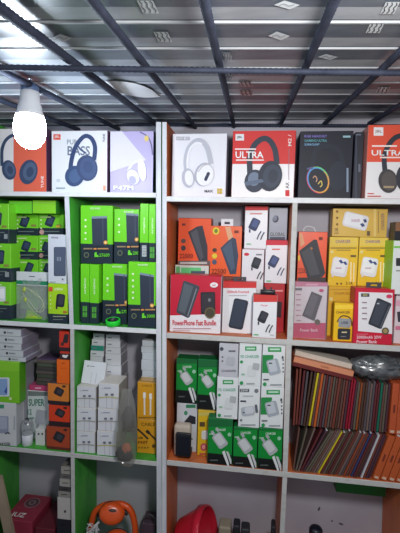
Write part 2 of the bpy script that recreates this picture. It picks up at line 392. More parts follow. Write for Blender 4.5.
bx('headphone_box','box','pale lilac headphone box at the right end of the left top shelf',(110,131,153.5,192),.03,.09,L1,(190,178,222),side=(38,42,78),top=(150,150,180),pr=
 [Q([(110,131),(122,131),(146,160),(110,172)],(226,222,242)),ST([(140,132),(148,137),(151.5,146),(152.5,155)],1.2,(110,104,150)),E(146.5,138.5,2.2,3,(232,206,120))]  # pale slanted patch is glare painted on the lilac face
 +[ST([(128,172),(132,164),(139,161),(144,166)],3,(232,228,244)),E(133,177,6.6,8.6,(168,160,200),-25),E(133,177,6,8,(232,228,246),-25),E(132.5,180,3.4,4.2,(188,184,214),-25),E(142,170,4,11,(250,250,254),-8),T('P47M',113.5,185.5,133.5,190.3,(248,248,252))])
bx('headphone_box','box','white headphone box with a white headset picture, just right of the joint of the shelves',(172,133.5,226.5,197),.035,.09,R1,(232,232,240),side=(170,172,190),pr=
 [RR(183,138.5,14,3.6,(160,164,176),0,.8),RR(183,138.5,13,2.8,(226,226,234),0,.8),T('OUZ',177,137.3,184.5,139.8,(110,114,124)),T('5G',185.5,137.3,189,139.8,(140,144,156)),
  ST([(187,174),(186,160),(189,148),(196,141),(203,142),(208,150),(211,164)],5,(188,190,202)),ST([(188,174),(187.5,160),(190,149),(196,143),(202,144)],2,(240,240,246)),
  E(188,178,6.2,9.8,(184,184,198),-6),E(189,178,4.2,7.6,(234,234,240),-6),E(204,174.5,9.4,12,(176,176,192),14),E(205,175,8.4,10.8,(236,236,242),14),ST([(198,172),(203,166),(209,164)],1,(190,184,186)),
  RR(207,176.5,3.2,9.6,(40,46,76),24,1.5),T('MAX',204.5,189.8,213,192.4,(64,66,76))]+[R(217.2+a*2.6,188.4+b*2.8,219.4+a*2.6,190.8+b*2.8,(206,176,60)) for a in (0,1) for b in (0,1)])
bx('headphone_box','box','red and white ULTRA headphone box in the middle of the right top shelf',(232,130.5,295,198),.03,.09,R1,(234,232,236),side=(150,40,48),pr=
 [R(231,129,296,164,(212,52,52)),R(235.5,134,244,140.5,(226,228,232)),T('JBL',237,136,242.6,138.8,(60,62,70)),ST([(250,174),(250,157),(254.5,145),(263,138.6),(270,141),(275,150),(277,164)],5.6,(48,56,72)),R(235,148.4,256,149.8,(240,226,226)),
  T('ULTRA',235.5,151.4,263.5,158.2,WHITE),R(236,159.4,264,160.8,(240,220,220)),E(254.6,181,10,11.5,(50,58,76),12),E(254,179,6,7,(110,124,146),12),E(270.2,176,12,15.4,(40,48,64),10),E(272,176,9,11.8,(56,66,84),10),E(273,176,5,7,(44,52,68),10),
  Q([(244,182),(262,179),(264,182),(246,186)],(90,104,128)),T('M2 /',288,134.5,291.5,146,(246,220,220),1),R(288.6,149,289.2,180,(150,120,130)),T('AX',285.6,182,289,188.5,(40,44,56),1),R(285.4,190,289.4,196,(210,40,44))])
bx('headset_box','box','black gaming headset box with a rainbow light ring',(299,131,352,199),.03,.09,R1,(24,29,44),rough=.6,side=(44,50,66),pr=
 [T('RGB HEADSET',304.5,135,327,137.4,(120,110,190)),T('GAMING ULTRA',304.5,139.4,327,141.8,(80,160,170)),T('SURROUND',304.5,143.4,320,145.6,(120,170,210)),R(343,135.6,350.5,137.6,(150,190,200)),  # pale bar at top right is a painted highlight
  ST([(312,168),(316,150),(328,146),(340,152),(343,172)],5,(30,36,52)),E(338,176,10,15,(32,38,54),8),
  E(318,180,11.2,13.8,(214,70,110),-20),E(318.2,179.6,10.7,13.3,(90,200,120),-20),E(319.2,181,9.8,12.4,(224,160,70),-20),E(317.2,179.4,9.8,12.4,(80,150,214),-20),E(318.2,180.2,9.4,12,(26,32,46),-20),
  ST([(313,178),(315,176),(317,179),(316,182)],1,(200,150,120)),ST([(318,184),(321,181),(322,185),(320,187)],1,(214,190,90)),R(346.5,168,348.5,192,(130,146,170)),Q([(307,168),(313,166.5),(313,168.5),(307,170)],(86,90,130))])
bx('headset_box','box','narrow black box end standing between the rainbow ring box and the cut off ULTRA box',(353.6,132,362.5,199),.05,.09,R1,(34,39,54),rough=.5,pr=[R(354.8,134,357,198,(66,74,92)),R(356,134,361,135.4,(110,118,140)),R(358.4,164,360.4,172,(110,118,134))])
bx('headphone_box','box','orange and white ULTRA headphone box cut off by the right edge',(366.5,124.5,432,200.5),.008,.1,R1,(236,234,236),side=(190,120,110),top=(200,90,70),pr=
 [R(360,122,440,162,(230,84,58)),RR(378.5,131.5,9.6,8.4,(240,238,240),0,.4),T('JBL',375,130,382,133.4,(160,120,120)),ST([(385,172),(384.5,156),(390,143),(399,136),(412,137)],5,(44,50,62)),R(372,145.2,397,146.8,(250,232,228)),
  T('ULTRA',371.6,150,405,155.6,WHITE),R(380,156.8,406,158.2,(250,226,220)),E(388,181,9.6,12,(66,62,66),-8),E(389,181,7.4,9.6,(88,82,80),-8),R(383.5,186,394,188,(170,150,120)),E(404,178,8,13,(52,54,64)),R(367.5,193,374,194,(206,90,84)),R(367.5,195.6,381,196.8,(206,110,104))])
# ------------------------------------------------------------------ left unit, second tier, left bay: green charger boxes
L2=SH['L2']; G2=(126,214,44); G3=(96,190,36)
def charger_pic(cx,cy,w,h,c=NAVY,deg=20): return [RR(cx,cy,w,h,c,deg,1.4),RR(cx+.5,cy-.4,w*.62,h*.66,tuple(min(255,int(v*1.35)+8) for v in c),deg,1)]
def greenbox(label,rect,dk,y,d,base,pic=None,side=None,extra=()):
    x0,y0,x1,y1=rect; pr=[]
    if pic: pr+=charger_pic(*pic)
    pr+=[R(x0+2,y0+2.2,x0+(x1-x0)*.5,y0+3.4,(214,240,170)),R(x1-7,dk-3.6,x1-2,dk-1.4,(150,140,70)),R(x0+3,dk+3,x1-4,dk+4,(110,124,120)),R(x0+3,dk+6.2,x1-8,dk+7.2,(84,98,100))]
    pr+=[E(x0+2.6,y0+6+k*4,.8,.8,(230,246,200)) for k in range(3)]
    return bx('charger_box','box',label,rect,y,d,base,G2,segs=[(dk,DGR)],side=side,pr=pr+list(extra),group='green charger boxes in the top left bay')
z=greenbox('green charger box with a white plug picture at the bottom of the far left stack',(-7,282,10.8,320),305,.02,.065,L2,(1.5,294,8,15,(226,228,232),0))
z=greenbox('green charger box in the middle of the far left stack',(-7,243.5,10.8,282),268,.02,.065,z,(0,257,8,14,NAVY,5),extra=[R(5,272,9,277,(150,160,160))])
z=greenbox('green charger box on top of the far left stack',(-7,203.5,8.6,243.5),229,.02,.055,z,(-2,219,7,13,NAVY,5),extra=[R(4,234,7.6,239,(150,160,160))])
# two columns standing behind: three rows
z0=bx('charger_box','box','green charger box at the foot of the second stack, behind the clear earphone pouch',(15.5,281,38,322),.12,.07,L2,G2,segs=[(309,DGR)],group='green charger boxes in the top left bay')
z1=greenbox('green charger box just above the clear pouch, second stack from the left',(15.5,259.5,38,281),282,.12,.07,z0,(29,268,7,11,NAVY,22))
z2=greenbox('green charger box in the second stack, two below the left lying green box',(15,235.5,38,259.5),251.5,.12,.07,z1,(26,246,8,10,NAVY,20),extra=[E(19,256,1.4,2.4,(214,220,60))])
z3=greenbox('green charger box right under the left one of the two lying green boxes',(15,214.3,38,235.5),228,.12,.07,z2,(24.5,221.5,8,11,NAVY,20))
y0=bx('charger_box','box','green charger box hidden low behind the yellow-green charger box by the partition',(39,283,61.5,322),.12,.07,L2,G3,segs=[(309,DGR)],group='green charger boxes in the top left bay')
y1=greenbox('yellow-green charger box behind the left edge of the white phone box',(39,259.5,61.5,283),277,.12,.07,y0,(47,268,6,9,NAVY,20))
y2=greenbox('green charger box with round badge, half hidden by the white phone box',(38.5,235.5,61.5,259.5),252,.12,.07,y1,(46,247,7,10,NAVY,20),extra=[E(41.3,255.5,2.2,2.4,(190,150,140))])
y3=greenbox('green charger box right under the right one of the two lying green boxes',(38.5,214.3,63.5,235.5),228,.12,.07,y2,(50,221,8,11,NAVY,22),extra=[E(41.8,232,2.3,2.6,(206,160,150)),R(56,225.5,60,227.5,(230,180,60))])
bx('charger_box','box','left one of two plain green boxes lying at the top of the far left bay',(8.6,200.8,32,214.3),.07,.115,z3,(120,222,50),side=(60,150,40),pr=[R(10,202,31,203,(140,228,80))],group='plain green boxes lying on top')
bx('charger_box','box','right one of two plain green boxes lying at the top of the far left bay',(32.4,200.4,56,214.3),.07,.115,y3,(146,226,50),side=(60,150,40),pr=[R(34,202,55,203,(166,232,90))],group='plain green boxes lying on top')
b=bx('charger_box','box','yellow-green charger box under the white phone box, against the partition',(48,284,67.4,323.5),.005,.05,L2,(172,220,34),segs=[(314,DGR)],pr=
 [R(48.6,287,52.6,291.4,(220,80,50)),T('oraimo',54,287.4,63,290.4,(236,246,200)),RR(60.4,300.5,8.6,13,(34,36,46),6,2),RR(61,300,5.4,9.6,(58,62,74),6,1.4),R(55.8,305,57.4,309,(34,36,46)),R(63,311,67,313,(190,110,60)),R(53,316,66,317,(160,170,150)),R(53,319,63,320,(110,120,120))]+[E(50.6,296+k*4,.6,.6,(240,250,210)) for k in range(4)],group='green charger boxes in the top left bay')
bx('phone_box','phone box','white box with a dark grey phone picture, standing on the yellow-green box',(48,234.5,66.2,284),.012,.035,b,(216,220,230),pr=
 [T('PHONE',51.5,236.8,58,238.6,(60,64,80)),RR(59.8,261.5,12,29,(64,74,96),0,1.2),RR(59.8,261.5,10.8,27.6,(84,94,116),0,1)]+[R(57+k*1.6,257,57.6+k*1.6,261,(170,180,196)) for k in range(3)]+[E(62.6,279.3,.9,.9,(110,116,130)),R(50,281.5,56,282.3,(170,176,188))])
# clear zip pouch with yellow-green earphones
pouch=empty('earphone_pouch',P(32.5,321,.045)*1.0,'clear zip pouch with yellow-green earphones and a white header strip','pouch')
pouch.location.z=L2
fm=film('clear_film',(230,236,234),.12,.21)
m=MB()
for yy,bul in ((.04,-.010),(.062,.010)):
    nx,nz=8,10; g=[]
    for j in range(nz+1):
        for i in range(nx+1):
            px=16.5+31*i/nx+ (1-j/nz)*0 ; py=321-(321-276)*j/nz; p=P(px,py,.051); p.z=max(p.z,L2+.001)
            e=math.sin(math.pi*i/nx)*math.sin(math.pi*min(1,j/nz)); p.y+=bul*e+(.0012 if bul>0 else -.0012)+.003*noise.noise(Vector((i*.9,j*.8,bul*90))); g.append(p)
    m.add(g,[[j*(nx+1)+i,j*(nx+1)+i+1,(j+1)*(nx+1)+i+1,(j+1)*(nx+1)+i] for j in range(nz) for i in range(nx)],fm)
m.build('pouch_film',pouch.location,pouch,True)
a,c=P(17,285,.051),P(48,272.5,.051); m=MB(); m.bm(box_bm(a.x,c.x,.0475,.0545,a.z,c.z,.001),M((222,226,228),.3)); m.bm(box_bm(a.x,c.x,.047,.055,P(30,284.6,.051).z,P(30,280.6,.051).z,.0005),M((36,140,96)))
q=P(32,276.5,.047); m.bm(box_bm(q.x-.012,q.x+.012,.0468,.0475,q.z-.0015,q.z+.0015,0),M((70,74,80))); m.build('header_strip',pouch.location,pouch)
m=MB()
def px3(pts,y,w=1): return [P(a,b,y) for a,b in pts]
YG=M((186,206,60),.4); 
tube_mb(m,[P(v.x,v.y,.05) for v in smooth_pts([(22,290),(27,288),(34,294),(41,299),(43,306),(38,312),(30,308),(26,299),(23,292),(28,289),(36,293)],5)],.0016,M((206,214,150),.4))
tube_mb(m,[P(v.x,v.y,.052) for v in smooth_pts([(20,300),(24,296),(30,302),(38,312),(44,309),(42,300),(35,292)],5)],.0016,M((214,220,190),.4))
m.build('cable',pouch.location,pouch,True)
for q in ((24.5,289.5),(25.5,299.5)):
    m=MB(); p=P(q[0],q[1],.046); b_=bmesh.new(); bmesh.ops.create_icosphere(b_,subdivisions=2,radius=.0075,matrix=Matrix.Translation(p) @ Matrix.Diagonal((1,.8,1.5,1))); b_.verts.index_update(); m.bm(b_,YG); m.build('earbud',pouch.location,pouch,True)
m=MB(); m.face(px3([(25,318.5),(27,309),(33,311),(42,317),(42,319)],.0475),M((150,200,50))); m.face(px3([(26,317),(30,313),(38,317.5)],.0470),M((200,214,60))); m.face(px3([(42,317),(42,319),(25,318.5),(27,309),(33,311)],.0495),M((150,200,50))); m.build('insert_card',pouch.location,pouch)
# ------------------------------------------------------------------ left unit, second tier, right bay: power bank boxes
GB=(116,218,34)
def pbank(pts,c=(44,54,72),hi=(126,140,160)):
    (a,b,c_,d)=pts; return [Q(pts,c),Q([a,b,(b[0],b[1]+2.2),(a[0],a[1]+2.2)],hi),ST([((b[0]-a[0])*.72+a[0],a[1]+2),((c_[0]-d[0])*.72+d[0],d[1]-1)],.8,tuple(v+26 for v in c))]
def oraimo(label,rect,dk,y,d,base,pb,dots,word,side=None):
    x0,y0,x1,y1=rect
    pr=pbank(pb)+[E(x0+5,q,1.1,1.1,(226,246,206)) for q in dots]+[T('POWER',x0+10,y0+2,x0+20,y0+4,(226,246,206)),E(pb[2][0]-2,pb[2][1]-3.5,2,2,(232,160,60)),E(pb[2][0]-2,pb[2][1]-3.5,1.1,1.1,(250,220,150)),
     R(x0+3,dk+4,x0+12,dk+5.4,(150,130,100)),R(x0+13,dk+4,x0+16,dk+5.6,(230,150,80)),R(x0+17,dk+4,x0+28,dk+5.4,(190,140,90)),E(x0+6,dk+11,2.6,2.8,(110,118,90)),E(x0+6,dk+11,1.8,2,DGR),
     Q([(x0+14,dk+8.6),(x0+16,dk+8),(x0+16.6,dk+11),(x0+18,dk+11),(x0+18,dk+13),(x0+14,dk+13)],(110,220,50)),T(word,x0+18.8,dk+9.4,x0+29,dk+12.8,(110,214,50))]
    return bx('power_bank_box','power bank box',label,rect,y,d,base,GB,segs=[(dk,DGR)],side=side,pr=pr,group='green power bank boxes in the second bay')
def spine(label,rect,dk,y,d,base,barcode=False):
    x0,y0,x1,y1=rect; xm=(x0+x1)/2
    pr=[T('oraimo',xm-1.1,y0+14,xm+1.1,y0+30,(220,246,200),1)]
    if barcode: pr+=[R(xm-2,dk+3,xm+2.4,dk+14,(196,202,206))]+[R(xm-1.6,dk+4+k*1.6,xm+2,dk+4.5+k*1.6,(90,96,100)) for k in range(6)]
    else: pr+=[R(xm-2.2,dk+4,xm+2.2,dk+9.4,(84,170,60)),R(xm-2.2,dk+10.2,xm+2.2,dk+15,(84,170,60)),R(xm-.2,dk+4,xm+.2,dk+15,DGR)]
    return bx('power_bank_box','power bank box',label,rect,y,d,base,GB,segs=[(dk,DGR)],pr=pr,group='green power bank boxes in the second bay')
za=spine('narrow green box end at bottom left of the power bank bay, against the partition',(80.5,264,89.2,321),302,.03,.12,L2)
zb=spine('narrow green box end at the bottom of the power bank bay, second from the left',(89.6,264.5,98.6,321.5),303,.03,.12,L2)
zc=oraimo('green power bank box at lower middle of the bay, right behind the green tape roll',(102.5,263.8,127.4,321),300.5,.05,.1,L2,[(114,273),(128,274.5),(128.5,306),(114.6,304)],(278.5,285,291),'27000')
zd=oraimo('green power bank box at the lower right of the bay, nearest the white post',(128,262,155.9,325),305,.012,.1,L2,[(139.8,272.5),(154,275),(154,309),(140.4,308)],(274,280.5,286.5,292.5,298),'30000')
oraimo('green power bank box at upper left of the bay, silver edged bank pictured',(80.5,205.5,112.6,264),244,.05,.09,max(za,zb),[(91.6,216.5),(107,216),(107.5,246),(92.4,245)],(220,226.5,233,239),'27600')
oraimo('green power bank box at upper middle, partly covered by the narrow box ends',(114,209,139.2,262.5),242,.05,.09,zc,[(126,213),(138.4,214),(138.6,243),(126.8,242.6)],(219,225,232),'20000',)
spine('narrow green box end with a white barcode, upper right of the power bank bay',(139.8,203.5,148.2,262),242.5,.02,.12,zd,True)
spine('narrow green box end touching the white post, top right of its bay',(148.6,204,155.7,262),243,.02,.12,zd)
p=P(112.6,324,.012); TM=Matrix.Translation((p.x,-.0095,L2+.0006)) @ Matrix.Rotation(math.radians(11),4,'X') @ Matrix.Translation((0,.0285,0)); m=MB(); mm=M((40,226,60),.3)
lathe_mb(m,[(.0225,0),(.0275,0),(.0285,.002),(.0285,.018),(.0275,.020),(.0225,.020),(.0225,0)],mm,28,TM)
tp=empty('tape_roll',(p.x,.018,L2),'roll of bright green tape lying at the front of the power bank bay','tape roll'); m.build('tape',tp.location,tp,True)
m=MB(); lathe_mb(m,[(.0205,0.001),(.0224,0.001),(.0224,.0195),(.0205,.0195),(.0205,.001)],M((24,44,36)),28,TM); m.build('core',tp.location,tp,True)
# ------------------------------------------------------------------ right unit, second tier, left bay
R2=SH['R2']
OBX=(232,84,36)
def plug_pic(cx,cy,s,c=(44,58,88),deg=22,cx2=None,cy2=None):
    out=[RR(cx,cy,8*s,11*s,c,deg,1.6*s),RR(cx+.8*s,cy-.8*s,5*s,7*s,tuple(int(v*1.3)+10 for v in c),deg,1*s),R(cx-5*s,cy+4.4*s,cx-3.6*s,cy+7.4*s,c)]
    if cx2: out+=[ST([(cx2-1.6*s,cy2+4*s),(cx2,cy2),(cx2+2.2*s,cy2-3.4*s)],1.1*s,c),ST([(cx2+1.6*s,cy2+4.4*s),(cx2+3.2*s,cy2+.6*s),(cx2+5*s,cy2-2.6*s)],1.1*s,c)]
    return out
zg=bx('charger_carton','box','green and white carton showing above the red bundle box, under the orange box',(174.5,265.3,208,335),.125,.075,R2,(206,214,206),pr=[R(176,266.5,180,276,(90,170,100)),R(181,267.5,201,273.5,(96,196,120)),R(191,271,205,276,(70,80,96))])
bx('power_bank_box','power bank box','orange power bank box standing on the green and white carton',(178,218,211,265.3),.125,.07,zg,OBX,side=(150,60,40),top=(120,60,50),pr=
 [Q([(188,232),(197,226.5),(202.5,225.5),(207.5,246),(207.6,262),(199,261.5)],(48,48,58)),Q([(190.4,233),(197,229),(203.6,257),(200.4,260.4)],(74,74,84)),R(182,223.4,185.4,225.6,(110,40,36)),E(183.4,241,2.4,2.2,(90,70,70)),E(183.4,248,2.4,2.6,(60,52,60)),T('22000',179.4,253.6,193,258.4,(140,40,30)),R(178.2,260.8,211,265.2,(96,88,88)),R(180,262,207,264,(190,184,180))],group='orange power bank boxes')
zs=bx('charger_carton','box','dark carton behind the white power bank box, under the orange box with tab',(210,276.5,241,335),.125,.075,R2,(120,60,50))
bx('power_bank_box','power bank box','orange power bank box with white hang tab and hand holding a blue bank',(210,226,241.6,276.5),.125,.065,zs,(236,92,30),side=(140,62,40),pr=
 [Q([(220.4,248),(232,237),(236,239),(238.4,256),(236,274),(230,274.4)],(52,66,88)),Q([(222.6,248.6),(231.4,240),(235,268),(231.4,271)],(70,88,112)),Q([(225,227),(230.4,227),(233,237),(228.6,240.4)],(226,170,130)),E(216,231,3.4,3.6,(226,206,50)),E(216,231,1.8,2,(120,130,50)),E(214.6,250,2.2,2,(70,50,40)),E(214.6,256,2.6,2.6,(224,196,50)),E(214.4,262,2.4,2.4,(70,84,110)),R(234.4,230.4,238.6,233,(120,46,24)),T('22500',211.4,268.6,226,273.8,(130,44,20))],tab=(221,219,233.4,226.5,(222,222,228)),group='orange power bank boxes')
zr=bx('charger_box','box','dark red box low beside the middle post, behind the small white charger box',(263.4,283.4,284.2,336),.105,.09,R2,(178,30,42),pr=[R(268,290,283,291.6,(226,150,150)),Q([(270,300),(282,302),(281,318),(270,316)],(46,30,40))])
z3=bx('charger_box','box','white charger box with red top and navy plug picture, touching the middle post',(265,240,287.2,283.4),.105,.06,zr,(228,226,232),segs=[],side=(190,186,194),top=(190,40,60),pr=[R(264,239,288,245.2,(206,44,64)),R(272,248.6,280,250,(220,120,120))]+plug_pic(273.6,261.4,1.05,(52,62,98),28,279,271)+[R(266.5,280.4,271,281.6,(120,190,140))],group='white charger boxes with red tops')
bx('speaker_box','box','grey box with a dark round mark, at the top beside the middle post',(268.8,207.6,287.4,240),.115,.05,z3,(126,130,148),pr=[E(275.6,219,3,3.6,(60,62,80),20),E(275,218.4,2.2,2.8,(126,130,148),20),T('GLOBAL',270,232.4,285,236,(44,46,60)),R(270,237,285,239.6,(70,72,88))])
zh=bx('charger_box','box','white box low behind the power bank box, under the oval logo charger box',(241.5,290,264,335),.105,.06,R2,(214,212,218))
z2=bx('charger_box','box','white charger box with a red oval logo and black plug picture',(241.5,249,264,290),.105,.06,zh,(226,224,230),side=(150,40,50),top=(150,40,50),pr=[E(246.6,254.3,2.6,1.6,(206,40,56)),R(256,254,262,255.4,(120,120,128)),]+plug_pic(256.2,263,1.0,(34,36,46),20,258.6,275),group='white charger boxes with red tops')
bx('charger_box','box','white charger box with red top, highest of the three in the bay',(244.6,206,267.6,247.6),.105,.06,z2,(228,226,232),side=(180,160,170),top=(190,50,60),pr=[R(244,205,268.4,210.4,(206,48,56)),R(250,213,262,214.4,(226,150,150))]+plug_pic(254.4,224.4,1.1,(52,62,98),26,258.8,235)+[R(246.5,243.4,251,244.6,(120,190,140))],group='white charger boxes with red tops')
bx('power_bank_bundle_box','power bank box','large red bundle box with a tilted grey power bank, lower left of the bay',(170,275.5,221,333),.02,.085,R2,(198,30,58),side=(190,180,186),pr=
 [Q([(169,315.5),(222,314),(222,334),(169,334)],(232,228,232)),Q([(183.4,281),(186,281),(199,286),(199.6,288),(189.6,317),(187.6,318),(176.6,312.6),(176.4,310.6)],(62,68,78)),Q([(184.4,283),(193.4,286.6),(185,314),(178,310.4)],(86,94,104)),ST([(196.6,288.6),(187.6,316)],1,(130,136,144)),RR(208,303,14.4,22,(34,30,38),-1,1.2),RR(208,303,12,19,(48,44,52),-1,1.2),E(209.4,300,1.4,1.8,(120,120,126)),E(210,313,5.4,5.6,(110,96,60)),E(210,313,4.2,4.4,(70,64,50)),E(214,285,4,2.6,(236,226,230)),T('mi',212.4,284,215.6,286.2,(198,30,58)),T('PowerPhone Fast Bundle',172.6,320,216,325.4,(206,50,70)),R(173,328,211,328.9,(190,150,160)),R(173,330.2,190,331,(200,170,176))])
bx('power_bank_box','power bank box','white power bank box with red top band, right of the red bundle box',(222.3,281.8,255.8,336),.05,.05,R2,(230,230,234),side=(200,196,202),top=(196,40,44),pr=
 [R(221,280,257,288,(208,44,44)),T('10000mAh Powerbank',227,290.4,249.4,293.2,(216,90,110)),R(229,295,247,296,(190,180,188)),RR(238.4,314,14.6,30,(34,42,58),12,2.4),RR(238,313.6,11.8,26.6,(48,58,76),12,2),R(247,333,254,333.9,(190,180,184))],tab=(233.4,277,246.4,282.4,(60,60,68)))
zw=bx('charger_box','box','small white charger box with red top band, in front of the dark red box',(252.6,294.6,276.8,339.2),.003,.042,R2,(232,232,236),side=(196,190,196),top=(120,40,44),pr=[R(252,293.6,277.6,302,(206,52,48)),T('Charger',260.4,304.4,268,306.6,(216,110,120))]+plug_pic(263,317,1.05,(34,36,46),24,267.4,328)+[R(253.6,334,258.6,335.2,(110,190,130)),R(270,334.6,274,335.4,(190,186,190))],group='white charger boxes with red tops')
# black travel plug lying on that small box
pl=P(268,294,.02); root=empty('travel_plug',(pl.x,.024,zw),'black travel plug lying on the small white charger box','plug'); m=MB(); m.bm(box_bm(pl.x-.028,pl.x+.026,.008,.038,zw,zw+.016,.004,2),M((30,32,38),.35)); m.build('housing',root.location,root,True)
for dx in (-.012,.010):
    m=MB(); m.bm(box_bm(pl.x+dx-.003,pl.x+dx+.003,.018,.022,zw+.0155,zw+.026,.001),M((60,60,66),.3)); m.build('prong',root.location,root)
# ------------------------------------------------------------------ right unit, second tier, right bay
YB=(238,196,40)
y1=bx('charger_box','box','yellow charger box low in the bay, half hidden by the small yellow adapter pack',(327.6,286.4,356,340),.095,.07,R2,(226,178,48),side=(190,140,40),pr=[R(330,289,354,290,(200,150,40)),E(331,299,2,2,(236,214,140)),T('CHARGER',334,292,352,294.6,(180,130,30)),R(331,305,352,330,(220,168,40))],group='yellow charger boxes')
y2=bx('charger_box','box','yellow charger box standing behind the red and white power bank box',(356.6,286.4,387,340),.095,.07,R2,(226,178,48),group='yellow charger boxes')
def yel(label,rect,base,dx):
    x0=rect[0]; return bx('charger_box','box',label,rect,.095,.06,base,(244,200,44),side=(196,160,60),top=(220,180,70),pr=
     [R(x0,237,x0+29,246,(240,208,90)),T('CHARGER',x0+7,240,x0+22,243,(150,110,150)),R(x0+2,247.4,x0+28,248.6,(150,130,60)),R(x0+8,249.6,x0+22,250.6,(180,150,60)),E(x0+3.4,252,1.6,1.6,(240,226,150)),R(x0+22,255,x0+27.4,257,(110,90,50)),RR(x0+11,267,16,19,(236,234,240),10,3),RR(x0+10.6,265.6,12.6,14,(248,248,250),10,2),Q([(x0+10,260.6),(x0+12.6,259.6),(x0+15,263),(x0+12.4,263.6)],(60,76,140)),Q([(x0+14.4,262),(x0+16.8,261.4),(x0+19,264.4),(x0+16.6,265)],(60,76,140)),R(x0+7,267.6,x0+13,268.6,(200,150,180)),R(x0+3,273,x0+5,277,(230,226,226)),
      ST([(x0+22.4,262),(x0+22,282)],1.2,(250,236,190)),ST([(x0+25.4,263),(x0+25,282)],1.2,(250,236,190)),E(x0+8.6,283.6,1,1,(120,90,30)),E(x0+12.6,283.6,1,1,(120,90,30)),T('3.1A',x0+17.4,281.6,x0+24,284.6,(110,84,30))],group='yellow charger boxes')
ya=yel('left one of two yellow charger boxes with a white plug picture standing side by side',(328.6,237,357.8,286.4),y1,0)
yb=yel('right one of two yellow charger boxes with a white plug picture standing side by side',(358.3,237.4,387.4,286.4),y2,0)
bx('charger_box','box','yellow charger box lying on its side across the two standing yellow ones',(332.4,208.6,387.4,237),.1,.055,max(ya,yb),(222,182,84),top=(190,150,70),pr=[RR(355.6,221,25,15,(228,226,232),14,3),RR(354,220,18,12,(240,240,244),14,2),Q([(360,224),(363,223),(365,226),(362,227)],(60,76,120)),Q([(363,219.6),(366,219),(367,222),(364.6,222.8)],(60,76,120)),T('CHARGER',351,219,360,222,(190,150,170)),R(373.6,208.6,376.2,236.6,(236,204,120)),T('CHARGER',381,213,384.4,230,(150,120,110),1),R(378,211,379,233,(170,140,80)),T('3.1A',334.4,227.6,338.4,234,(120,90,40),1),R(367,231,370,235.6,(110,90,60))]+[E(337.2,211.4+k*6.4,1.2,1.2,(140,104,40)) for k in range(3)],group='yellow charger boxes')
root=None
zp=bx('power_bank_box','power bank box','pink and white power bank box in crinkled clear wrap, under the orange one',(294,282,326.6,338),.03,.06,R2,(234,222,228),side=(200,160,176),top=(206,120,150),pr=[R(293,281,327.4,286.4,(220,130,162)),R(293,323,327.4,339,(208,50,100)),R(306,284,318,285.4,(240,180,200)),R(295.4,288,302,290.4,(110,108,120)),E(321.4,290.6,2.4,1.6,(206,60,110)),Q([(311.6,291.4),(322.4,296),(314.4,321),(302,315.6)],(66,62,70)),Q([(312,294),(318.4,296.6),(311.4,317),(304.6,314)],(92,88,96)),E(317.4,322,2.8,2.8,(90,80,60)),T('Power Bank',300,328.6,318,331.6,(246,200,216))]+[R(296,294+k*5.2,301,295+k*5.2,(200,150,170)) for k in range(6)])
# its clear wrap
m=MB(); nx,nz=9,12; x0=P(293,310,.03).x-.002; x1=P(327,310,.03).x+.002
g=[]
for j in range(nz+1):
    for i in range(nx+1):
        g.append(Vector((x0+(x1-x0)*i/nx, .0255-.0025*abs(noise.noise(Vector((i*.8,j*.7,3)))), R2+.0015+(zp+.001-R2)*j/nz)))
m.add(g,[[j*(nx+1)+i,j*(nx+1)+i+1,(j+1)*(nx+1)+i+1,(j+1)*(nx+1)+i] for j in range(nz) for i in range(nx)],film('wrap_film',(236,220,230),.10,.10,.1))
wr=m.build('plastic_wrap',(P(310,337,.03).x,.026,R2),None,True); tag(wr,'crinkled clear plastic wrap on the pink and white power bank box','plastic wrap')
bx('power_bank_box','power bank box','orange power bank box with a white hook, standing on the pink wrapped box',(297.6,231.6,326.8,282),.038,.045,zp,(230,78,30),side=(120,50,36),top=(150,60,40),pr=
 [Q([(299,251),(314,239.4),(317,240),(325.4,273),(322,277.4),(307.6,278)],(54,54,60)),Q([(301.4,252.6),(311,246),(320,274),(310,276)],(74,74,80)),E(311.6,248.4,.9,1.2,(190,110,50)),Q([(298.6,233),(302.4,233.4),(304.6,243.6),(300.6,247)],(222,160,120)),R(319,237,322.6,240,(110,40,20)),E(298.9,258,1,3,(226,190,50)),T('22500',298.2,268,306,273.4,(140,40,20)),R(297.6,277.6,327,282,(60,52,54))],group='orange power bank boxes')
c=P(309,232,.06); m=MB(); zt=P(312,231.6,.038).z
tube_mb(m,[Vector((P(a,230,.06).x,.06,zt+h)) for a,h in ((303.6,.0005),(304,.012),(306.5,.019),(310,.019),(314,.014),(315.6,.0005))],.0024,M((220,220,224),.3)); tag(m.build('carry_hook',(c.x,.06,zt)),'white plastic hook loop on top of the orange box in the right bay','hook')
zy=bx('adapter_pack','adapter pack','small yellow adapter pack with a grey black charger showing in its window',(333.6,303,354,343),.022,.04,R2,(240,192,24),side=(206,160,20),top=(220,180,50),pr=[R(335,305,353,309,(250,214,60)),T('CHARGER',336,311,350,313.6,(120,90,40)),ST([(337,322),(342,316),(350,318),(352,326)],1.2,(90,60,40)),RR(344.6,323,12,9,(150,154,160),4,1.4),T('USB',341,321.4,348,324,(70,74,84)),RR(344,334,12.6,11,(40,42,52),2,1.4),R(341.6,331.6,347,333,(200,190,150)),R(340.6,336,346,337,(120,120,120))])
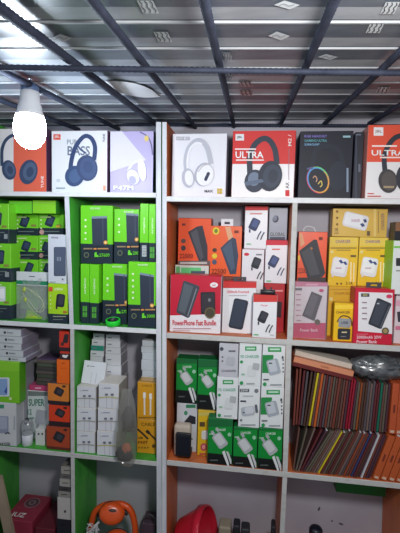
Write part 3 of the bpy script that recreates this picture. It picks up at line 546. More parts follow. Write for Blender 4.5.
bx('power_bank_box','power bank box','red and white power bank box with a large dark power bank, at the front right',(353.8,288.5,393.4,347),.004,.07,R2,(204,28,58),side=(176,22,50),pr=
 [Q([(358.6,292),(392.6,293),(392.4,334),(358,331)],(232,230,234)),R(361,293.4,369.4,296.8,(74,78,84)),T('20W',363,294.2,367.6,296,(214,200,110)),E(389.2,296.4,3,2,(210,60,100)),Q([(377,298.4),(379,298.2),(391,303.4),(391.4,305),(381.6,328.6),(379.6,328.8),(368.4,324),(368.6,322)],(42,46,58)),Q([(378,300),(387.6,304),(378.4,326),(370.4,322.6)],(60,66,80)),R(376.8,302.8,379.4,304.2,(170,176,184)),ST([(389.6,306),(380.4,327.4)],.9,(96,100,112)),E(385.4,331,3.6,3.6,(88,78,56)),E(385.4,331,2.3,2.3,(160,140,90)),T('20000mAh 20W',356.6,335.6,381.6,338.8,(240,200,210)),T('Power Bank',356.6,340,377,343.4,(240,206,214)),R(356.6,333.8,368,334.5,(230,120,140))]+[R(362,302+k*5.4,367,303+k*5.4,(150,120,130)) for k in range(4)],tab=(366,282.6,381.6,289.2,(70,70,76)))
zq=bx('charger_box','box','white box with pink bands at the right edge, below the green sided box',(394.6,294,416,347),.03,.09,R2,(228,214,220),side=(206,190,198),pr=[R(395,300,417,306,(226,170,190)),Q([(397,312),(408,310),(410,322),(398,322)],(60,56,64)),R(395.4,326,416,330,(214,120,150))])
zk=bx('screen_protector_box','box','white box with a bright green side at the right edge of the shelf',(392,240.6,418,294),.005,.105,zq,(226,230,228),side=(136,196,36),top=(150,190,70),pr=[R(396,258,402,266,(40,44,50)),R(394,246,410,248,(120,200,80)),R(396,270,408,271.4,(150,154,150))])
cb=bx('black_carton','box','small black carton with a brown lid on the green sided box, cut off at right',(395,222,412,240.4),.03,.06,zk,(30,32,40),top=(120,80,50),pr=[R(394,222,413,231,(136,92,60))])
# ------------------------------------------------------------------ left unit, third tier, left bay
L3=SH['L3']
def ear_pic(x0,y0,x1,y1):
    xm=(x0+x1)/2+1; ym=(y0+y1)/2-1; w=x1-x0; h=y1-y0
    return [RR(xm,ym,w*.44,h*.42,(38,36,42),28,1.6),RR(xm+.6,ym,w*.24,h*.24,(62,62,70),28,1.2),R(x1-6,y0+2,x1-2.6,y0+4,(60,40,30))]
z=bx('earphone_box','earphone box','dull red-brown earphone box at the foot of the orange stack',(46.4,426.6,69.6,452),.012,.055,L3,(176,74,44),segs=[(447,(100,44,40))],top=(120,60,50),pr=ear_pic(46.4,427,69.6,449),group='orange earphone boxes in a stack')
z=bx('earphone_box','earphone box','bright red-orange earphone box, second from the bottom of the orange stack',(48.6,405,69.6,426.6),.012,.055,z,(222,66,34),segs=[(421.6,(50,34,38))],top=(70,44,44),pr=ear_pic(48.6,405,69.4,423),group='orange earphone boxes in a stack')
z=bx('earphone_box','earphone box','orange-yellow earphone box in the middle of the orange stack',(47.6,383.4,68.6,405),.014,.06,z,(222,130,52),segs=[(401,(46,38,44))],top=(80,72,76),pr=ear_pic(47.6,383.4,68.2,402),group='orange earphone boxes in a stack')
z=bx('earphone_box','earphone box','plain bright orange box without a picture in the orange stack',(56.6,359.6,69.2,383.4),.012,.05,z,(238,106,24),top=(190,84,30),pr=[T('JBL',61.4,362.6,65.4,364.4,(180,70,20)),R(60,368,67,368.6,(220,92,20))],group='orange earphone boxes in a stack')
z=bx('earphone_box','earphone box','flat red box with a white earbud picture, second from the top of the orange stack',(59.6,351.6,69.2,359.6),.012,.05,z,(196,56,36),segs=[(353.6,(60,40,44))],pr=[E(64.6,356.4,2.6,1.4,(236,232,230),20),E(67,355.6,1.2,.8,(236,232,230))],group='orange earphone boxes in a stack')
z=bx('earphone_box','earphone box','red earphone box at the very top of the orange stack, just below the shelf',(59,331.4,69,351.6),.012,.05,z,(206,54,36),segs=[(347.4,(50,34,40))],pr=[RR(66,338.6,5,9,(44,36,42),12,1.2),RR(62.4,344,3,3.4,(70,40,40),10,1)],group='orange earphone boxes in a stack')
zs=bx('charger_box','box','white charger box with green SUPER lettering behind the white jar',(27.6,391,50,452),.075,.1,L3,(214,222,220),pr=[R(28,391,50,396,(120,132,130)),T('SUPER',28.6,399,44.4,406,(34,120,92)),T('12',27.8,409,31.6,414.6,(50,130,100)),R(28,417.6,34,418.6,(40,130,96)),RR(40.6,417,10,14,(172,176,184),8,1.6),R(36.4,424,39,429,(160,166,172)),R(29,422,33,432,(190,200,196))])
zs=bx('flat_box','box','flat pink box lying on the white box with green lettering',(29,385.6,50,391),.075,.1,zs,(206,72,120),top=(180,70,110),pr=[R(35,387.4,41,388.8,(240,190,210))])
zz=zs; stepz=(386-360)/7
cols=[(78,74,70),(86,80,74),(72,80,66),(92,84,80),(70,66,66),(84,92,76),(96,88,82)]
words=['lowest','second','third','fourth','fifth','sixth','topmost']
for k in range(7):
    zz=bx('screen_box','box','thin dull brown box, %s in the pile of seven on the flat pink box'%words[k],(36+ (k%3)*.4,385.6-stepz*(k+1),57-(k%2)*.5,385.6-stepz*k),.08,.095,zz,cols[k],side=(66,88,56),top=(92,72,104) if k==6 else (70,64,64),group='thin brown boxes in a pile')
zw=bx('charger_carton','box','white charger carton with blue grey charger picture, under the bright green box',(-8,402.6,16.4,450),.006,.046,L3,(212,214,216),side=(176,178,184),pr=[R(-4,404.6,4,408.4,(60,150,110)),RR(3,424.6,11,17,(150,158,180),0,1.4),RR(3,423,8,12,(176,182,200),0,1.2),ST([(5,434),(8,432.6),(9.6,434)],1.2,(60,64,76)),R(13.6,416,15,430,(170,176,184)),T('CHARGER',-6,442.6,10.4,446,(90,94,104))])
zgn=bx('watch_box','box','bright green box with a pale blue screen picture at the far left',(-8,361.6,19.6,402.6),.006,.046,zw,(126,200,36),side=(84,160,30),top=(150,214,60),pr=[R(-11,361.6,20,371,(138,208,46)),RR(1,387,17,19,(222,228,236),0,1.4),RR(0,387,15,16.4,(140,170,214),0,1),Q([(4,392),(7,386),(7,394)],(60,90,170)),E(10.4,398.6,1.6,1.6,(210,230,160))])
bx('tall_carton','box','tall narrow white carton between the white charger carton and the white jar',(15.5,364.5,24.2,450),.055,.08,L3,(196,196,200),side=(150,150,160),pr=[R(19,392,24,398,(70,76,90)),R(20.6,402,22,440,(166,166,174)),R(22,366,24,396,(60,66,80))])
zz=zgn
for k,(a,b,xr) in enumerate(((356.6,361.6,26),(350,356.4,23.4),(343.2,349.8,21.6),(336.2,343,22.4),(329,336,21.2))):
    zz=bx('phone_box','phone box','flat white box, %s of five piled on the bright green box'%['lowest','second from the bottom','middle one','second from the top','topmost'][k],(-8+(k%2)*2,a,xr,b),.012-.001*k,.125,zz,(200,206,208),side=(140,132,150),top=(176,178,186),pr=[E(5.6+xr-22,(a+b)/2,1.2,1.3,(50,54,64)),T('hoco.',8+xr-22,(a+b)/2-1,14+xr-22,(a+b)/2+1,(86,90,100))],group='flat white boxes in a pile')
# white jar with clear lid, small socket plug
jp=P(26.6,447.5,.025); jr=(P(32.4,440,.025).x-P(21.2,440,.025).x)/2
jar=empty('jar',(jp.x,.032,L3),'small white jar with a clear domed lid in front of the SUPER box','jar')
hh=lambda y: max(0.0,P(26.6,y,.025).z-L3)
m=MB(); lathe_mb(m,[(0.001,0.0005),(jr*.8,0.0005),(jr*.86,.002),(jr*.86,hh(434)),(jr*.6,hh(433.6)),(.001,hh(433.6))],M((214,216,224),.35),24,Matrix.Translation((jp.x,.032,L3))); m.build('cup',jar.location,jar,True)
m=MB(); lathe_mb(m,[(jr*.88,hh(434.4)),(jr*1.04,hh(431)),(jr*1.04,hh(426)),(jr*.8,hh(421.6)),(jr*.3,hh(420)),(.001,hh(420))],film('dome_film',(200,204,210),.2,.3),24,Matrix.Translation((jp.x,.032,L3))); m.build('dome',jar.location,jar,True)
m=MB(); tube_mb(m,[Vector((jp.x+a*jr,.028,L3+hh(y))) for a,y in ((-.4,423),(-.1,425),(.2,422),(.3,420),(0,418.4),(-.2,419.6))],.0028,M((40,38,42),.5)); m.build('knob',jar.location,jar,True)
a=P(38.6,440,.03); root=empty('wall_plug',(a.x,.045,L3),'small white wall plug with two dark holes between the jar and the orange stack','plug')
m=MB(); x0,x1=P(35.2,440,.03).x,P(44.4,440,.03).x; m.bm(box_bm(x0,x1,.03,.06,L3,P(40,429.6,.03).z,.003,2),M((216,218,214),.4)); m.build('housing',root.location,root)
m=MB()
for cx in (38.6,42.2): m.face([P(u,v,.0293) for u,v in ell(cx,434,.9,1)],M((50,52,56)))
m.build('socket_holes',root.location,root)
# ------------------------------------------------------------------ left unit, third tier, right bay: white cable boxes
CW=(222,224,230)
def cable(label,rect,y,d,base,band=False,nm='cable_box'):
    x0,y0,x1,y1=rect; w=x1-x0; h=y1-y0
    pr=[ST([(x0+w*.18,y0+h*.2),(x0+w*.2,y0+h*.2)],.8,(60,64,80)),R(x0+w*.26,y0+h*.16,x0+w*.6,y0+h*.2,(150,152,170)),ST([(x0+w*.4,y0+h*.42),(x0+w*.4,y0+h*.98)],.5,(184,184,198)),ST([(x0+w*.66,y0+h*.42),(x0+w*.66,y0+h*.98)],.5,(184,184,198)),R(x0+w*.32,y0+h*.4,x0+w*.46,y0+h*.48,(110,112,130)),R(x0+w*.6,y0+h*.4,x0+w*.74,y0+h*.48,(110,112,130))]
    bc=(160,158,150) if band!='y' else (190,186,110)
    if band: pr+=[ST([(x0+.5,y0+h*.56),(x0+w*.5,y0+h*.54),(x1-.5,y0+h*.58)],.9,bc)]
    return bx(nm,'cable box',label,rect,y,d,base,CW,side=(176,172,170),top=(214,208,200),pr=pr,group='white cable boxes')
z=cable('white cable box at the bottom left of the front block, against the partition',(76.6,431.6,95,455.4),.012,.1,L3,'g')
z=cable('white cable box at mid height in the left column of the front block',(76.6,408,95.8,431.6),.012,.1,z,'g')
zl=cable('white cable box topping the left column of the front block, slightly askew',(76.8,386.6,96,408),.014,.1,z,'g')
z=cable('white cable box at the bottom of the right column, partly behind the clear bag',(96.8,431.4,116.4,457),.006,.1,L3,'y')
z=cable('white cable box at mid height in the right column of the front block',(97.6,408.6,118,431.4),.008,.1,z,'g')
zr=cable('white cable box with a yellow rubber band topping the right column',(98.4,383.6,119,408.6),.008,.1,z,'y')
# rear rows: a row of tall stacks behind the front block
def plain(label,rect,y,d,base,c=CW,grp='white cable boxes'): 
    x0,y0,x1,y1=rect
    return bx('cable_box','cable box',label,rect,y,d,base,c,side=(150,148,156),top=(206,208,212),pr=[R(x0+2,(y0+y1)/2-.5,x0+6,(y0+y1)/2+.5,(130,134,150))],group=grp)
zb=bx('cable_box','cable box','white cable box standing at the back, hidden behind the left column',(90,378,102,440),.118,.09,L3,CW,group='white cable boxes')
zc=bx('cable_box','cable box','white cable box standing behind the right column, left of the bare wall',(104,378,121.6,440),.118,.09,L3,CW,side=(150,148,156),group='white cable boxes')
z=plain('white cable box at the back left, directly behind the leaning one',(90,356.6,103,378),.118,.085,zb)
z=plain('white cable box at the back left, just below the teal one',(90.2,350.8,104,356.6),.118,.085,z)
z=plain('thin teal cable box in the back left pile',(90.6,345.4,104,350.8),.118,.085,z,(40,150,130),None)
z=plain('white cable box resting on the thin teal one',(91.6,339.4,104.4,345.4),.118,.085,z)
z=plain('topmost white cable box of the back left pile, in shade under the shelf',(93,333.6,104.4,339.4),.118,.085,z)
z=zc
for k,(a,b,lb) in enumerate(((365.4,378,'lowest'),(354,365.4,'second from the bottom'),(347.6,354,'middle'),(341,347.6,'second from the top'),(334.6,341,'top'))):
    z=plain('white cable box, %s of the back pile beside the bare wall'%lb,(105-.4*k+k*.6,a,121.4-.3*k,b),.118,.085,z)
# the leaning box
w=(P(103,370,.08).x-P(81,370,.08).x); h=.090
lb=empty('cable_box',(P(92.4,378,.045).x,.04,zl+.0008),'white cable box leaning back on top of the left column','cable box','white cable boxes',(math.radians(-16),math.radians(3),0))
m=MB(); m.bm(box_bm(-w/2,w/2,0,.02,0,h),M((226,228,234))); o=m.build('carton',(0,0,0),lb)
m=MB(); 
for x0,z0,x1,z1,c in ((-.03,.066,-.026,.072,(60,64,80)),(-.022,.068,0,.071,(150,152,170)),(-.008,.004,-.006,.045,(190,190,202)),(.012,.004,.014,.045,(190,190,202))): m.face([(x0,-.0006,z0),(x1,-.0006,z0),(x1,-.0006,z1),(x0,-.0006,z1)],M(c))
m.build('printed_markings',(0,0,0),lb)
# right stack on the yellow boxes
def ycab(label,rect,base,up):
    x0,y0,x1,y1=rect
    if up: pr=[T('CABLE',141.6,384.6,152,386.6,(150,110,30)),ST([(144.4,396),(144.6,415)],1.6,(236,232,222)),ST([(150.6,397),(150.4,415)],1.6,(236,232,222)),RR(144.4,395.4,2.8,6,(244,242,236),0,.8),RR(150.6,396.4,2.8,6,(244,242,236),0,.8),R(138.4,417,156,418,(150,110,30))]
    else: pr=[T('CABLE',141,422.6,155,426,(120,90,30)),ST([(137.4,429),(143,434),(148,439)],1.7,(44,36,34)),ST([(147,430.6),(152,436),(156,440)],1.5,(44,36,34)),RR(148,432,3,4.6,(50,40,36),-50,.8),T('FAST',138,441,148,443.6,(120,60,30)),T('USB',138,437,143,438.6,(60,50,40)),E(153.6,446,1.6,1.8,(90,66,30))]+[E(139+k*3,447.6,.7,.9,(130,96,30)) for k in range(4)]
    return bx('cable_box','cable box',label,rect,.05,.13,base,(222,158,36),side=(180,120,30),top=(200,150,70),pr=pr,group='yellow cable boxes')
z=ycab('lower yellow cable box with a black plug picture beside the white post',(137,419.6,156.2,454),L3,False)
z=ycab('upper yellow cable box with two white plugs pictured beside the white post',(137.2,382.4,156.2,419.6),z,True)
for k,(a,b) in enumerate(((376,382.4),(370,376),(359.6,370),(352.6,359.6),(346,352.6),(340,346))):
    z=bx('cable_box','cable box','flat white box, %s in the pile on the yellow cable boxes'%['lowest','second','third','fourth','fifth','topmost'][k],(141.2+(k%2)*.9,a+.7,156.4,b),.06,.11,z,(200,206,212) if k else (186,160,120),top=(200,200,204),group='flat white boxes on the yellow cable boxes')
# clear bag hanging over the shelf edge
bagm=film('bag_film',(200,196,184),.16,.17,.16)
def lump(mb,center,rad,mat,seed,amp=.25,sub=3,freq=2.2):
    b=bmesh.new(); bmesh.ops.create_icosphere(b,subdivisions=sub,radius=1)
    for v in b.verts:
        n=noise.noise(v.co*freq+Vector((seed,seed*.7,0))); v.co=v.co*(1+amp*n); v.co=Vector((v.co.x*rad[0],v.co.y*rad[1],v.co.z*rad[2]))+Vector(center)
    b.verts.index_update(); mb.bm(b,mat)
bag=empty('hanging_bag',P(126,466,-.03),'clear plastic bag of small dark things hanging over the shelf edge','plastic bag')
m=MB(); secs=[(389,122,131.5,.003),(405,119,135.5,.010),(420,117.4,137,.016),(436,114.6,137,.021),(450,114.2,136.4,.023),(459,116,135.4,.019),(464.5,120,133,.010),(467,124,130.5,.003)]
n=18; base=len(m.v); k=m.mi(bagm)
for i,(py,xl,xr,dd) in enumerate(secs):
    a,b=P(xl,py,-.03),P(xr,py,-.03); c=(a+b)/2; hw=(b-a).length/2
    for j in range(n):
        t=2*math.pi*j/n; q=1+.10*noise.noise(Vector((math.cos(t)*1.6,math.sin(t)*1.6,i*.7)))
        m.v.append(Vector((c.x+hw*math.cos(t)*q, -.0285+dd*math.sin(t)*q, c.z)))
for i in range(len(secs)-1):
    for j in range(n): m.f.append([base+i*n+j,base+i*n+(j+1)%n,base+(i+1)*n+(j+1)%n,base+(i+1)*n+j]); m.m.append(k)
m.f.append([base+(len(secs)-1)*n+j for j in range(n)]); m.m.append(k)
m.build('bag_film',bag.location,bag,True)
for (cx,cy,rx,rz,col,nm) in ((124,454,9.4,8.4,(30,34,52),'dark_lump'),(126.4,448.4,5,6,(186,104,70),'orange_lump'),(128,420,7,14,(48,44,44),'dark_lump')):
    c=P(cx,cy,-.03); s=.00355; m=MB(); lump(m,(c.x,-.0285,c.z),(rx*s,.013 if rz<9 else .010,rz*s),M(col,.6),cx,.3); m.build(nm,bag.location,bag,True)
# ------------------------------------------------------------------ right unit, third tier, left bay: chargers
R3=SH['R3']; G4=(14,140,54)
def gcharge(label,rect,dk,y,d,base,lid):
    x0,y0,x1,y1=rect; w=x1-x0
    px,py=x0+w*.5,y0+(dk-y0)*.62
    pr=[R(x0-1,y0,x1+1,y0+lid,(16,104,52)),T('CHARGER',x0+w*.32,y0+lid+2,x0+w*.74,y0+lid+4.4,(206,232,214)),RR(px,py,w*.42,w*.62,(176,182,184),-35,2.2),RR(px-.6,py-.8,w*.30,w*.46,(206,210,212),-35,1.8),RR(px-w*.28,py-w*.3,w*.12,w*.2,(170,176,178),-35,.6),RR(px-w*.1,py-w*.44,w*.12,w*.18,(170,176,178),-35,.6),E(x1-3,y0+lid+8,1.8,2,(150,206,170)),
     R(x0+1.6,y0+lid+7,x0+6,y0+lid+8,(180,216,190)),Q([(px+w*.08,dk-2),(px+w*.18,dk-3.4),(px+w*.32,dk+6),(px+w*.38,y1-1),(px+w*.3,y1-1)],(226,228,230)),Q([(px+w*.24,dk-3),(px+w*.34,dk-2),(px+w*.46,dk+6),(px+w*.48,y1-3),(px+w*.42,y1-3)],(206,210,212)),R(x0+2.4,dk+5.6,x0+w*.42,dk+6.8,(90,96,96))]
    return bx('charger_box','charger box',label,rect,y,d,base,G4,segs=[(dk,(20,24,26))],side=(16,90,46),top=(20,110,56),pr=pr,group='green and black charger boxes')
f1=gcharge('green and black charger box, left one of three at the front of the shelf',(207.6,418.6,232.4,467),454,.004,.045,R3,8)
f2=gcharge('green and black charger box, middle one of three at the front of the shelf',(233,427.6,257.2,470.6),457,.004,.045,R3,2)
f3=gcharge('green and black charger box, right one of three at the front, beside the post',(257.8,428.4,282.2,473.6),459,.004,.045,R3,2)
def wcharge(label,rect,y,d,base,kind):
    x0,y0,x1,y1=rect; w=x1-x0; h=y1-y0; pr=[]
    TG=(40,150,84)
    if kind=='a': pr=[R(x0+w*.28,y0+h*.07,x0+w*.78,y0+h*.17,(36,150,76)),R(x0+w*.34,y0+h*.1,x0+w*.72,y0+h*.14,(190,226,204)),T('PD CHARGER',x0+w*.08,y0+h*.27,x0+w*.9,y0+h*.34,(90,170,140)),E(x0+w*.12,y0+h*.43,w*.07,w*.07,TG),RR(x0+w*.58,y0+h*.64,w*.4,h*.26,(214,218,220),8,2),RR(x0+w*.76,y0+h*.54,w*.3,h*.16,(176,180,184),8,1),R(x0+w*.12,y0+h*.7,x0+w*.26,y0+h*.74,(140,190,160)),E(x0+w*.12,y0+h*.92,w*.08,w*.08,TG),R(x0+w*.34,y0+h*.92,x0+w*.7,y0+h*.95,(160,170,166))]
    elif kind=='b': pr=[R(x0+w*.26,y0+h*.06,x0+w*.84,y0+h*.17,(36,150,76)),R(x0+w*.34,y0+h*.09,x0+w*.78,y0+h*.13,(196,230,208)),Q([(x0+.2,y0+h*.24),(x0+w*.5,y0+h*.24),(x0+w*.5,y0+h*.3),(x0+w*.3,y0+h*.66),(x0+.2,y0+h*.66)],(36,140,70)),RR(x0+w*.5,y0+h*.52,w*.52,h*.36,(166,174,184),-14,2),RR(x0+w*.46,y0+h*.5,w*.34,h*.27,(196,202,210),-14,1.4),R(x0+w*.3,y0+h*.42,x0+w*.44,y0+h*.45,(60,66,76)),E(x0+w*.9,y0+h*.3,1,1.6,(70,74,84)),R(x0+w*.06,y0+h*.8,x0+w*.3,y0+h*.83,(60,64,70)),E(x0+w*.12,y0+h*.92,w*.08,w*.08,TG),R(x0+w*.36,y0+h*.92,x0+w*.86,y0+h*.95,(150,156,160))]+[E(x1-1.8,y0+h*(.36+.09*k),.8,.8,(90,94,104)) for k in range(4)]
    elif kind=='c': pr=[R(x0+w*.06,y0+h*.06,x0+w*.5,y0+h*.14,(84,88,96)),T('25W',x0+w*.1,y0+h*.07,x0+w*.44,y0+h*.125,(220,222,224)),E(x0+w*.84,y0+h*.11,w*.1,w*.1,(120,124,130)),R(x0+w*.2,y0+h*.22,x0+w*.7,y0+h*.25,(180,184,190)),R(x0+w*.08,y0+h*.34,x0+w*.36,y0+h*.38,(70,74,84)),RR(x0+w*.44,y0+h*.6,w*.62,h*.22,(178,184,194),-8,2),RR(x0+w*.5,y0+h*.58,w*.42,h*.16,(206,210,218),-8,1.6),RR(x0+w*.84,y0+h*.54,w*.12,h*.2,(90,96,108),-8,.8),R(x0+w*.2,y0+h*.62,x0+w*.28,y0+h*.65,(60,66,78)),E(x0+w*.12,y0+h*.82,w*.06,w*.06,(120,126,130)),R(x0+w*.1,y0+h*.92,x0+w*.8,y0+h*.95,(150,154,160))]
    else: pr=[E(x0+w*.14,y0+h*.16,w*.1,w*.1,(70,72,84)),R(x0+w*.5,y0+h*.2,x0+w*.86,y0+h*.25,(100,104,112)),E(x0+w*.18,y0+h*.4,.9,.9,(90,92,100)),E(x0+w*.18,y0+h*.52,.9,.9,(90,92,100)),RR(x0+w*.6,y0+h*.52,w*.44,h*.26,(180,182,190),6,2),T('CHARGER',x0+w*.12,y0+h*.78,x0+w*.9,y0+h*.84,(110,112,122))]
    return bx('charger_box','charger box',label,rect,y,d,base,(226,230,232) if kind!='d' else (196,196,204),side=(196,200,204),pr=pr,group='white charger boxes with green print')  # kind d is greyer: shadow put into its colour
b3=wcharge('white charger box with a green name plate on the left front green box',(216.8,377.2,238,418.6),.006,.042,f1,'a')
b4=wcharge('white charger box with a grey name plate, on the middle front green box',(238.6,386.4,259.8,427.6),.006,.042,f2,'c')
b5=wcharge('white charger box with a green corner, lower of the two beside the post',(260.4,387.6,283.6,428.4),.006,.042,f3,'b')
wcharge('white charger box with a green name plate, upper row, beside the one greyed for shadow',(238.8,343.4,261.4,386.4),.006,.042,b4,'a')
wcharge('white charger box with a green corner, upper of the two beside the post',(262,344.6,285,387.6),.006,.042,b5,'b')
wcharge('charger box greyed for shadow, standing at top left behind the others, no green plate',(219,343.6,238.2,377.2),.006,.042,b3,'d')
wx=bx('charger_box','charger box','white charger box with a green label behind the watch cushion',(176.4,403.6,197,459),.075,.06,R3,(206,210,216),side=(170,172,180),pr=[R(186,404.6,195.6,408,(50,130,90)),E(185.8,413,1.8,2.2,(60,140,100)),Q([(184,422),(190,415),(195.6,417),(195.6,424),(186,424)],(36,36,46)),R(179,428,190,430,(170,174,180))],group='white charger boxes with green print')
yx=bx('charger_box','charger box','yellow charger box beside the watch cushion, behind the front green box',(197.4,410.6,217,462),.054,.06,R3,(228,186,36),side=(190,150,40),top=(200,170,70),pr=[R(198.6,412,216,416,(210,190,90)),R(199.6,422,205,426.6,(90,70,40)),RR(206,435,9,9,(226,222,214),0,2),E(203.6,447,3.2,3.8,(190,70,90)),E(203.6,447,1.8,2.2,(226,150,140)),R(199.6,453,206,455,(190,90,70))])
gcharge('green and black charger box at the back left, standing on the white labelled box',(176,358.6,197,403.6),390.4,.075,.06,wx,5)
gcharge('green and black charger box at the back, standing on the yellow charger box',(197.4,359.4,217.6,410.6),395,.06,.06,yx,8)
# watch on its cushion
c=P(183,440,.02); wt=empty('wrist_watch',(c.x,.04,R3),'black smart watch strapped around a beige cushion at the left end of the shelf','watch')
x0,x1=P(173,430,.045).x,P(192.6,430,.045).x; z1=P(183,423.4,.05).z
m=MB(); m.bm(box_bm(x0+.006,x1-.006,.03,.07,R3+.0008,z1,.010,3),M((190,178,164),.7)); m.build('cushion',wt.location,wt,True)
xa,xb=P(176.4,440,.02).x,P(191.6,440,.02).x; bk=M((26,27,32),.3)
m=MB(); lo=[]
for i in range(28):
    t=2*math.pi*i/28; lo.append((.045+.036*math.cos(t), (R3+.002+z1)/2-.006+.040*math.sin(t)*.86))
zlo=min(p[1] for p in lo); lo=[(a,b-zlo+R3+.001) for a,b in lo]
for i in range(28):
    (a,b),(c_,d)=lo[i],lo[(i+1)%28]; m.face([(xa+.004,a,b),(xb-.004,a,b),(xb-.004,c_,d),(xa+.004,c_,d)],bk)
    s_=.94; f=lambda a,b:(.045+(a-.045)*s_, (b-(R3+.04))*s_+R3+.04)
    e,g=f(a,b),f(c_,d); m.face([(xa+.004,*e),(xa+.004,*g),(xb-.004,*g),(xb-.004,*e)],bk); m.face([(xa+.004,a,b),(xa+.004,c_,d),(xa+.004,*g),(xa+.004,*e)],bk); m.face([(xb-.004,a,b),(xb-.004,*e),(xb-.004,*g),(xb-.004,c_,d)],bk)
m.build('strap',wt.location,wt)
m=MB(); zb_,zt_=P(183,456.6,.006).z,P(183,433,.006).z; m.bm(box_bm(xa,xb,.003,.016,max(zb_,R3+.004),zt_,.005,3),bk); m.build('case',wt.location,wt,True)
m=MB(); b_=box_bm(xa+.006,xb-.006,.0022,.0034,max(zb_,R3+.004)+.012,zt_-.012,.0004); m.bm(b_,M((30,32,42),.15)); m.build('screen',wt.location,wt)
m=MB(); m.bm(box_bm(xa-.003,xa+.001,.007,.012,(zb_+zt_)/2,(zb_+zt_)/2+.010,.001),M((110,112,118),.3)); m.build('side_button',wt.location,wt)
# ------------------------------------------------------------------ right unit, third tier, right bay: sleeves of phone parts
def ordn(k):
    return ['first','second','third','fourth','fifth','sixth','seventh','eighth','ninth','tenth','eleventh','twelfth','thirteenth','fourteenth','fifteenth','sixteenth','seventeenth','eighteenth','nineteenth','twentieth','twenty-first','twenty-second','twenty-third','twenty-fourth','twenty-fifth','twenty-sixth','twenty-seventh','twenty-eighth','twenty-ninth','thirtieth','thirty-first','thirty-second','thirty-third','thirty-fourth','thirty-fifth','thirty-sixth','thirty-seventh','thirty-eighth','thirty-ninth','fortieth'][k]
def sleeve(name,label,xpx,pyb,zb,H,lean,t,d,y,c,tip,group,notch=False):
    x=P(xpx,pyb,y).x; a=math.radians(lean); L=H/math.cos(a)-t*math.tan(abs(a))*.5
    m=MB(); m.bm(box_bm(-t/2,t/2,0,d,0,L,.0008),M(c,.4))
    if notch: m.bm(box_bm(-t*.3,t*.3,-.0005,.012,L*.02,L*.07,.0005),M((206,180,160)))
    if notch: m.bm(box_bm(-t*.16,t*.16,-.0006,.0004,L*.42,L*.58,.0003),M((120,50,34)))
    if tip: m.bm(box_bm(-t*.4,t*.4,.001,.02,L-.0005,L+.004,.0004),M((196,196,200)))
    o=m.build(name,(0,0,0),loc=Vector((x,y,zb+abs(math.sin(a))*t/2+.0003))); o.rotation_euler=(0,a,0); tag(o,label,'sleeve',group); return o
rs=random.Random(11)
pal=[((96,42,46),'dark maroon'),((112,92,86),'grey brown'),((80,50,62),'plum'),((96,88,76),'olive brown'),((118,60,50),'rust'),((86,78,84),'dark grey'),((80,56,48),'dark brown'),((102,70,64),'reddish brown')]
zt_low=P(330,429.5,.01).z
n=31
for k in range(n):
    xpx=293.2+k*2.52
    py=473+ (xpx-285)*.12
    lean= (5,11,17,22,25,27)[k] if k<=5 else 27-10.5*(k-5)/(n-6)
    c,nm=pal[rs.randrange(len(pal))]
    if k==10: c,nm=(206,190,40),'yellow'
    if k==23: c,nm=(52,60,104),'navy blue'
    if k==27: c,nm=(190,190,196),'pale grey'
    if k==20: c,nm=(140,66,40),'orange brown'
    yy=.006+rs.uniform(0,.006)
    sleeve('part_sleeve','%s thin sleeve leaning in the lower row, %s from the left'%(nm,ordn(k)),xpx,py,R3,zt_low-R3-rs.uniform(0,.008),lean+rs.uniform(-.25,.25),.0058,.11,yy,c,rs.random()<.16 and k>3,'thin sleeves leaning in the lower row')
for k in range(7):
    c,nm=pal[(k*3+1)%8]
    sleeve('part_sleeve','%s thin sleeve set back in the lower left gap, %s of seven'%(nm,ordn(k)),291.8+k*3.1,478,R3,zt_low-R3-.002,6+k*2.6,.0088,.085,.121,c,False,'thin sleeves leaning in the lower row')
n2=36
for k in range(n2):
    xpx=293.4+k*2.62
    pyt = 366.5+(xpx-288)*.215 if xpx<352 else 380.5+(xpx-352)*.07
    c,nm=pal[rs.randrange(len(pal))]
    lean=(1+k if k<5 else 6.3-5*(k-5)/n2)+rs.uniform(-.3,.3)
    if k==6: c,nm=(214,196,44),'yellow'
    if k in (20,21): c,nm=(150,26,48),'crimson'
    if k==32: c,nm=(24,104,84),'teal green'
    if k==24: c,nm=(150,78,40),'orange brown'
    if k==8: c,nm=(190,90,40),'orange'
    zt=P(xpx,pyt,.012).z; zb=zt_low+.002
    yy=.012+rs.uniform(0,.008)
    sleeve('part_sleeve','%s thin sleeve standing in the upper row, %s from the left'%(nm,ordn(k)),xpx,432,zb,zt-zb-rs.uniform(0,.010),lean,.0062+rs.uniform(0,.001),.11,yy,c,False,'thin sleeves standing in the upper row')
for k,(xp,w) in enumerate(((391.8,.022),(398.6,.021))):
    zt=P(xp,383,.01).z; sleeve('wide_sleeve','wide orange brown sleeve standing upright at the right end, %s of two'%['left','right'][k],xp,436,zt_low+.002,zt-zt_low-.004,1.5,w,.11,.012,(186,84,48),False,'wide orange sleeves',True)
for k,xp in enumerate((375.4,383.2,391,398.6)):
    sleeve('wide_sleeve','wide orange brown sleeve leaning in the lower row, %s of four from left'%ordn(k),xp,486,R3,zt_low-R3-.004,16.0,.0225,.11,.006-.0012*k,(186,88,46),k==1,'wide orange sleeves',True)
